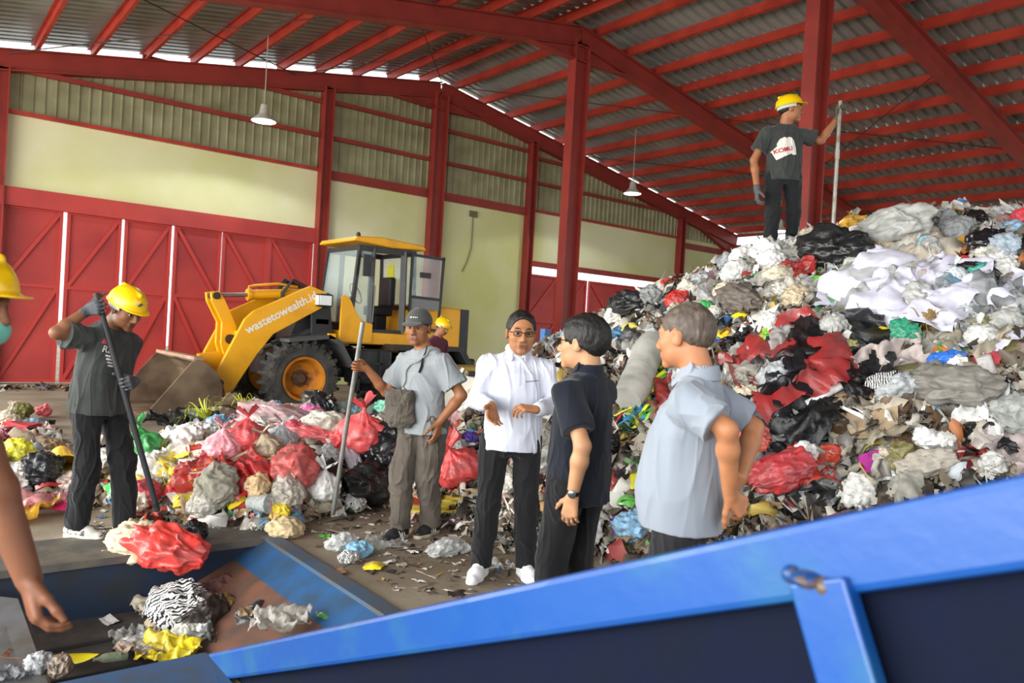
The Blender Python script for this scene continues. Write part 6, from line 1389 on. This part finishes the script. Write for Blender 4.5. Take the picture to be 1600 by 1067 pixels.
# dish of an old fan, resting on the spread
P = hit(722, 650); o = empty('fan_guard', P+Vector((0, 0, .16)), 0, 'grey plastic dish of an old fan lying by the cap man\'s elbow', 'dish'); q = Vector((-.75, -.55, .35)).to_track_quat('Z', 'Y'); o.rotation_mode = 'QUATERNION'; o.rotation_quaternion = q
m = MB(); m.lathe([(.01, .0), (.03, .0), (.20, .03), (.235, .06), (.245, .06), (.24, .05), (.20, .015), (.03, -.02), (.01, -.02)], n=32); m.build('dish', mat('dish_grey', '#b9b4a8', .6), o, smooth=True); m = MB(); m.lathe([(.005, .03), (.03, .03), (.04, 0), (.01, 0)], n=16); m.build('hub', mat('hub_dark', '#5d5a52', .6), o, smooth=True)
m = MB(); m.b2((-.05, -.05, 0), (.05, .05, 1.62)); o = m.build('blue_post', mat('post_blue', '#2f6fae', .5)); P = dep(851, 540, 10.8); o.location = (P.x, P.y, 0); tag(o, 'short blue post standing behind the white shirt man\'s shoulder', 'post')
m = MB(); m.b2((-.24, -.15, 0), (.24, .15, 1.36)); o = m.build('white_crate', mat('crate_white', '#cfd4d4', .6), bevel=.01); P = dep(872, 545, 10.9); o.location = (P.x, P.y, 0); o.rotation_euler = (0, 0, -YAW); tag(o, 'tall white box beside the short blue post', 'box')
# ================================================================ further single pieces, each described by look and nearest landmark
CN = {'white': '#e8e8e4', 'off-white': '#dcd8cc', 'light grey': '#b8b8b4', 'dark grey': '#4b4b4c', 'black': '#1f2022', 'cream': '#e2d6bd', 'beige': '#c9b799', 'brown': '#75583d', 'tan': '#a98b66', 'red': '#c93632', 'coral': '#e2665c',
      'pink': '#e59aa4', 'orange': '#e07a33', 'yellow': '#e4c832', 'green': '#3f9a50', 'lime': '#8cc63f', 'teal': '#3a9c93', 'blue': '#2f68b4', 'light blue': '#8fbfe0', 'purple': '#6a4aa0', 'silver': '#c3c8cc', 'maroon': '#6e2430', 'khaki': '#8c8558'}
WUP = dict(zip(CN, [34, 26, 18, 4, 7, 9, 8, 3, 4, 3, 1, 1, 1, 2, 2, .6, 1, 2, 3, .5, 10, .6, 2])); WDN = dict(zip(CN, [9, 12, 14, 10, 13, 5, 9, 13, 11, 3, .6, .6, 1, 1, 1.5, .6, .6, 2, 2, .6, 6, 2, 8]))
WLO = dict(zip(CN, [20, 18, 6, 3, 7, 15, 10, 4, 6, 6, 6, 8, 2, 4, 1.5, .6, .8, 1.5, 2, .6, 3, .6, 2]))
KW = [('film', 24, 'plastic film', ['crumpled', 'torn', 'creased', 'loose']), ('bag', 15, 'plastic bag', ['crumpled', 'squashed', 'half-buried', 'twisted']), ('wrapper', 20, 'wrapper', ['flat', 'bent', 'glossy', 'puffy']), ('card', 10, 'card piece', ['bent', 'stiff', 'folded', 'dirty']),
      ('strap', 14, 'strip', ['curling', 'twisted', 'thin', 'wavy']), ('knotted', 1.5, 'knotted bag', ['small', 'full', 'tied', 'round']), ('box', 3, 'carton', ['crushed', 'dented', 'squashed', 'empty']), ('cup', 3, 'cup', ['empty', 'tilted', 'upturned', 'light']), ('bottle', 4, 'bottle', ['empty', 'clear', 'thin', 'capped'])]
LMK = [(o['label'], o.location.copy()) for o in list(COL.objects) if o.parent is None and 'label' in o and o.name.split('.')[0] in ('plastic_bag', 'knotted_bag', 'plastic_film', 'food_wrapper', 'foam_roll', 'cardboard_piece', 'drink_can', 'carton', 'plastic_cup', 'straw_tuft', 'person', 'fan_guard', 'blue_post')
       and len(o['label'].split()) <= 12 and 'strap' not in o['label']]
SHORT = {'man in a white long-sleeved polo shirt and glasses, gesturing with both hands': 'the white shirt man', 'man in grey T-shirt and dark cap holding a long steel pole beside the loader': 'the man in the cap', 'man in a black polo shirt seen from behind, wearing glasses and a wristwatch': 'the black polo man',
         'stout man in a light grey polo shirt with hands clasped behind his back': 'the grey polo man', 'worker with yellow hard hat and printed T-shirt standing on top of the waste heap': 'the worker on the heap'}
LMK = [(x, p+Vector((0, 0, 1.)) if x in SHORT else p) for x, p in LMK if 'distant worker' not in x and 'sorter' not in x and 'bending over' not in x]
HERO = [(x, p, proj(p)) for x, p in LMK]
def short(lb):
    if lb in SHORT: return SHORT[lb]
    w = lb.split(); cut = len(w)
    for i, a in enumerate(w):
        if i >= 2 and a.strip(',') in ('on', 'in', 'beside', 'below', 'under', 'at', 'behind', 'left', 'right', 'by', 'near', 'lying', 'with', 'between', 'above', 'before', 'hanging', 'running', 'standing', 'touching', 'sagging', 'against', 'directly', 'low', 'partly', 'seen', 'trailing', 'just', 'heaped', 'high', 'pressed', 'beyond', 'full', 'nearer', 'among', 'holding', 'gesturing'): cut = i; break
    return 'the '+' '.join(w[:cut]).strip(',')
HXY = [h[2][:2] for h in HERO]
from collections import Counter
_cn = Counter(short(h[0]) for h in HERO); HERO = [h for h in HERO if _cn[short(h[0])] == 1 and len(short(h[0]).split()) <= 6]
def autolabel(cname, adj, noun, P):
    sx, sy, _ = proj(P); near = sorted(HERO, key=lambda h: (h[2][0]-sx)**2+(h[2][1]-sy)**2)[:9]
    for h in near:
        dx, dy = sx-h[2][0], sy-h[2][1]
        rel = ('right of' if dx > 0 else 'left of') if abs(dx) > abs(dy) else ('below' if dy > 0 else 'above')
        d = math.hypot(dx, dy); rel = ('just ' if d < 28 else '')+rel
        lb = '%s %s %s %s %s' % (adj, cname, noun, rel, short(h[0])); key = '%s|%s|%s|%s' % (cname, noun, rel.replace('just ', ''), short(h[0]))
        if key not in USED and len(lb.split()) <= 16: USED.add(key); USED.add(lb); return lb
    return None
def weighted(d): k = list(d); w = np.array([d[q] for q in k], float); return k[rs.choice(len(k), p=w/w.sum())]
def fill(n, ixr, rng, pal, sizes, grp):
    LIFT[0] = .02; made = 0; tries = 0; names = [k[0] for k in KW]; w = np.array([k[1] for k in KW], float); w /= w.sum()
    while made < n and tries < n*6:
        tries += 1; ix = rs.uniform(*ixr); d0, d1 = rng(np.array([ix])); d = float(d0[0]+.1+(d1[0]-d0[0])*rs.rand()); a = (ix-800)/FPX*d; X, Y = F2*d+R2*a; h = float(H(X, Y))
        if h < .05: continue
        P = Vector((X, Y, h)); sx, sy, _ = proj(P)
        if not (2 < sx < 1598) or sy > 850 or (sx > 1000 and sy > 860-(sx-1000)*.22): continue
        if 965 < sx < 1062 and 555 < sy < 705: continue
        if min(abs(q[0]-sx)+abs(q[1]-sy) for q in HXY) < 22: continue
        kd, _, noun, adjs = KW[rs.choice(len(KW), p=w)]; cname = weighted(pal(h)); adj = adjs[rs.randint(4)]; lb = autolabel(cname, adj, noun, P)
        if not lb: continue
        s_ = {'film': 1.6, 'bag': .82, 'wrapper': .75, 'card': .9, 'strap': 2.6, 'knotted': 1.1, 'box': .8, 'cup': .7, 'bottle': 1.2}[kd]*rs.uniform(*sizes)
        c = np.array(srgb(CN[cname])); o = piece(kd, CN[cname], P, s_, lb, cat=noun if noun != 'strip' else 'plastic strip', group=grp+' '+noun+'s'); o.color = (*np.clip(c*rs.uniform(.75, 1.1), 0, 1), 1); made += 1
    LIFT[0] = 0.; return made
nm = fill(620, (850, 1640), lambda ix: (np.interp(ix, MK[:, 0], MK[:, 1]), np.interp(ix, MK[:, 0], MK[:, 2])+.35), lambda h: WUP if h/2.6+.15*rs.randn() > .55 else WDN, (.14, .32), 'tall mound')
nl = fill(330, (-20, 860), rngL, lambda h: WLO, (.16, .32), 'low spread')
for k in range(30):                                      # more lying on the pit belt and its worn slope
    x, y = rs.uniform(170, 520), rs.uniform(905, 1000)
    if y > 1040-(x-100)*.16 or y < 900+(x-420)*.6: continue
    zb = -.335 if x < 400 else -.2; P = onz(x, y, zb); kd, _, noun, adjs = KW[rs.choice(9, p=np.array([.35, .2, .2, .1, .15, 0, 0, 0, 0]))]; cname = weighted(WDN if rs.rand() < .7 else WLO); lb = autolabel(cname, adjs[rs.randint(4)], noun, P)
    if lb and P.x < 1.75: piece(kd, CN[cname], P, {'film': .22, 'bag': .16, 'wrapper': .11, 'card': .12, 'strap': .3}[kd]*rs.uniform(.7, 1.3), lb, cat=noun if noun != 'strip' else 'plastic strip', n=(0, 0, 1), tilt=.3, group='pit '+noun+'s')
print('filler', nm, nl)
# ================================================================ feed pit and conveyor frame
BLU = mat('blue_paint', '#0b4790', .38, noise=(4.5, '#1f5a84', .50, .72), coat=.15, bump=(25, .06))
BLUS = mat('blue_panel_shaded', '#030b24', .8, spec=.15, noise=(5, '#050d1e', .4, .7)); RUSTB = mat('rusty_slope', '#6b4432', .8, noise=(5, '#3f342e', .4, .7)); DECK = mat('deck_steel', '#4a4642', .6, noise=(5, '#645c50', .4, .7), bump=(20, .2)); BELT = mat('belt', '#2c2a28', .85, noise=(6, '#4a4038', .4, .75), bump=(14, .35))  # side panel blue taken near black: the conveyor's shade is in its colour
pit = empty('feed_hopper', (0, 0, 0), 0, 'blue steel feed hopper sunk in the floor, dark belt at its bottom', 'hopper'); pit.location = (0, 4.4, -.5)
def pb(name, m, mt, par=None, **k):
    o = m.build(name, mt, par or pit, **k)
    if not par: o.location = (0, -4.4, .5)
    return o
m = MB(); m.b2((-3.2, 5.2, -.5), (2.06, 5.26, .0)); pb('back_panel', m, mat('blue_grimy_shaded', '#10263f', .6, noise=(4, '#1c1f24', .4, .65)))  # dark blue holds both real grime and the shade inside the pit
m = MB(); m.b2((-3.2, 5.17, -.03), (2.12, 5.75, .015)); pb('deck_plate', m, DECK)
m = MB(); m.prism([(2.06, 5.2, -.0), (2.06, 3.5, -.0), (1.86, 3.5, -.11), (1.86, 5.2, -.11)], (0, 0, 0), (-.005, 0, -.012)); pb('side_chute', m, mat('blue_chute', '#1d4f80', .55, noise=(5, '#24425c', .4, .65)))
m = MB(); m.prism([(1.86, 5.2, -.11), (1.86, 3.5, -.11), (1.35, 3.5, -.36), (1.35, 5.2, -.36)], (0, 0, 0), (-.005, 0, -.012)); pb('worn_slope', m, RUSTB)
m = MB(); m.b2((2.055, 3.5, -.02), (2.16, 5.2, .022)); pb('side_flange', m, mat('blue_grey', '#3b5066', .6, noise=(6, '#4f4a42', .4, .7)))
m = MB(); vs = []; nb = 40
for i in range(nb+1):
    y = 3.5+1.72*i/nb
    for j in range(31):
        x = -3.2+4.75*j/30; vs.append((x, y, -.35+.008*math.sin(x*2.2+y*5)))
m.add(vs, [(i*31+j, i*31+j+1, (i+1)*31+j+1, (i+1)*31+j) for i in range(nb) for j in range(30)])
pb('belt', m, BELT, smooth=True)
for k, y in enumerate((3.95, 4.35, 4.75)):
    m = MB(); m.tube([(-3.1+i*.3, y+.02*math.sin(i*.9+k), -.338+.006*math.sin(i*1.3)) for i in range(15)], .014, 6); pb('belt_cleat', m, mat('cleat', '#1b1a19', .8))
m = MB(); m.b2((-3.2, 3.5, -.5), (1.16, 3.545, .0)); pb('front_panel', m, mat('blue_worn', '#2b4a6e', .55, noise=(7, '#3a3f44', .45, .7)))
for x in np.arange(.05, 1.1, .13):
    m = MB(); m.lathe([(.001, 0), (.011, 0), (.011, .006), (.001, .008)], (x, 3.5, -.035), RX90, 8); pb('bolt', m, mat('bolt_grey', '#8a8c8c', .5))
m = MB(); m.prism([(-3.2, 3.5, .004), (1.15, 3.5, .004), (1.15, 2.3, -.0), (-3.2, 2.3, -.0)], (0, 0, 0), (0, 0, .012)); pb('front_plate', m, mat('blue_worn'))
# inclined side frame of the conveyor
A = Vector((1.19, 3.52, .0)); B = Vector((1.19, -1.0, 1.97)); u = (B-A).normalized(); nz = Vector((1, 0, 0)).cross(u); nz = nz if nz.z > 0 else -nz
cv = empty('conveyor_frame', (1.19, 1.2, 0), 0, 'long blue inclined side rail of the conveyor crossing the foreground', 'conveyor'); loc = cv.location
def cb(name, m, mt, par=None, **k): 
    o = m.build(name, mt, par or cv, **k)
    if not par: o.location = -loc
    return o
h_ = .118; m = MB(); m.bar(A-nz*h_/2, B-nz*h_/2, .08, h_, up=nz); top = cb('top_rail', m, BLU, bevel=.014)
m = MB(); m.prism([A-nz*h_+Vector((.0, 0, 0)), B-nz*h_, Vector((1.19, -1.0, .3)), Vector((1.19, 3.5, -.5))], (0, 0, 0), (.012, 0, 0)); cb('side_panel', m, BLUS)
p1, p2 = onx(1282, 905, 1.15), onx(1332, 1075, 1.15); d_ = (p2-p1).normalized(); p2 = p1+d_*.9; m = MB(); m.bar(p1, p2, .098, .035, up=(1, 0, 0)); cb('brace', m, BLU, bevel=.006)
pp = onx(1262, 905, 1.145); m = MB(); m.ball(pp+Vector((0, 0, 0)), .020, 8, (1.4, 1.4, .7)); m.ball(pp+Vector((0, -.03, -.004)), .016, 8); m.ball(pp+Vector((0, .03, .0)), .015, 8); cb('weld_bead', m, mat('weld', '#123f77', .4, noise=(30, '#5a4a3a', .5, .6)), smooth=True)
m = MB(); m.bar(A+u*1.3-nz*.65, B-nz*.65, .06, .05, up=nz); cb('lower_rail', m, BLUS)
# sheet-metal slide at the near left corner
m = MB(); m.prism([onz(-60, 925, -.08), onz(28, 935, -.08), onz(62, 1000, -.24), onz(90, 1110, -.20), onz(-60, 1120, -.18)], (0, 0, 0), (0, 0, -.012)); o = m.build('metal_slide', mat('slide_grey', '#6f7175', .45, metal=.4, noise=(6, '#5f5a55', .4, .7))); tag(o, 'dented grey sheet-metal slide under the sorter\'s hand', 'slide')
for x, y, kd, c, s_, lb in ((28, 1025, 'card', '#8a5f45', .12, 'brown husk on the grey slide'), (60, 1045, 'bag', '#9a9c9e', .13, 'grey clear bag at the bottom left corner'), (95, 1048, 'bag', '#7b6a5c', .12, 'brown clear bag beside the yellow peel'), (15, 1055, 'film', '#8d9094', .14, 'silver film at the bottom left corner')):
    piece(kd, c, onz(x, y, -.16), s_, lb, n=(0, 0, 1))
# ================================================================ scraps between the single pieces
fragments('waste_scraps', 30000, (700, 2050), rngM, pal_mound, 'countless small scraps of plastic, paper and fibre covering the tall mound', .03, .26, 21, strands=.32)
fragments('waste_scraps', 9000, (-120, 900), rngL, lambda u, r_, X, Y, h: pick(PAL_LO, r_, len(X)), 'countless small scraps of plastic and food waste covering the low spread', .03, .24, 22, strands=.12)
def off_floor(X, Y, h): return (h < .04) & ~((X > -3.2) & (X < 2.3) & (Y > 3.3) & (Y < 5.2))
fragments('floor_litter', 1500, (150, 1050), lambda ix: (np.full_like(ix, 4.4), np.full_like(ix, 7.0)), lambda u, r_, X, Y, h: pick(PAL_LO[:12]+PAL_DN, r_, len(X)), 'scattered flat bits of litter trodden on the concrete floor', .015, .09, 23, flat=.9, strands=.3, sel=off_floor)
fragments('floor_litter', 700, (-60, 260), lambda ix: (np.full_like(ix, 13.2), np.full_like(ix, 17)), lambda u, r_, X, Y, h: pick(PAL_DN, r_, len(X)), 'strip of dark rags and scraps swept along the foot of the red doors', .06, .3, 24, flat=.3, sel=lambda X, Y, h: (Y > 16.2) & (Y < 17.3))
# ================================================================ light and camera
wd = bpy.data.worlds.new('world'); SC.world = wd; wd.use_nodes = True
bg = wd.node_tree.nodes['Background']; bg.inputs['Color'].default_value = (.93, .97, 1., 1); bg.inputs['Strength'].default_value = 1.7
for nm, loc_, rot_, sx, sy, en in (('daylight_fill_left', (-6.5, 8, 2.4), (0, -R(70), 0), 4.5, 24, 2400), ('daylight_fill_right', (29, -1, 2.4), (0, R(76), 0), 4.5, 13, 700)):  # area lights added outside the open sides to boost the daylight indoors
    l = bpy.data.lights.new(nm, 'AREA'); l.shape = 'RECTANGLE'; l.size = sx; l.size_y = sy; l.energy = en; l.color = (1, .99, .93); o = bpy.data.objects.new(nm, l); COL.objects.link(o); o.location = loc_; o.rotation_euler = rot_
cd = bpy.data.cameras.new('camera'); cam = bpy.data.objects.new('camera', cd); COL.objects.link(cam)
cd.sensor_width = 36; cd.lens = FPX/1600*36; cd.clip_start = .05; cd.clip_end = 300
cd.dof.use_dof = True; cd.dof.focus_distance = 5.6; cd.dof.aperture_fstop = 3.0
M = Matrix((Vector(CR), Vector(CU), -Vector(CF))).transposed().to_4x4(); M.translation = Vector(CPOS); cam.matrix_world = M
SC.camera = cam
SC.view_settings.view_transform = 'Standard'; SC.view_settings.look = 'None'; SC.view_settings.gamma = 1
SC.view_settings.use_curve_mapping = False; SC.view_settings.exposure = .45
SC.cycles.use_denoising = True
SC.cycles.max_bounces = 8; SC.cycles.diffuse_bounces = 4; SC.cycles.transparent_max_bounces = 12
SC.cycles.sample_clamp_indirect = 6
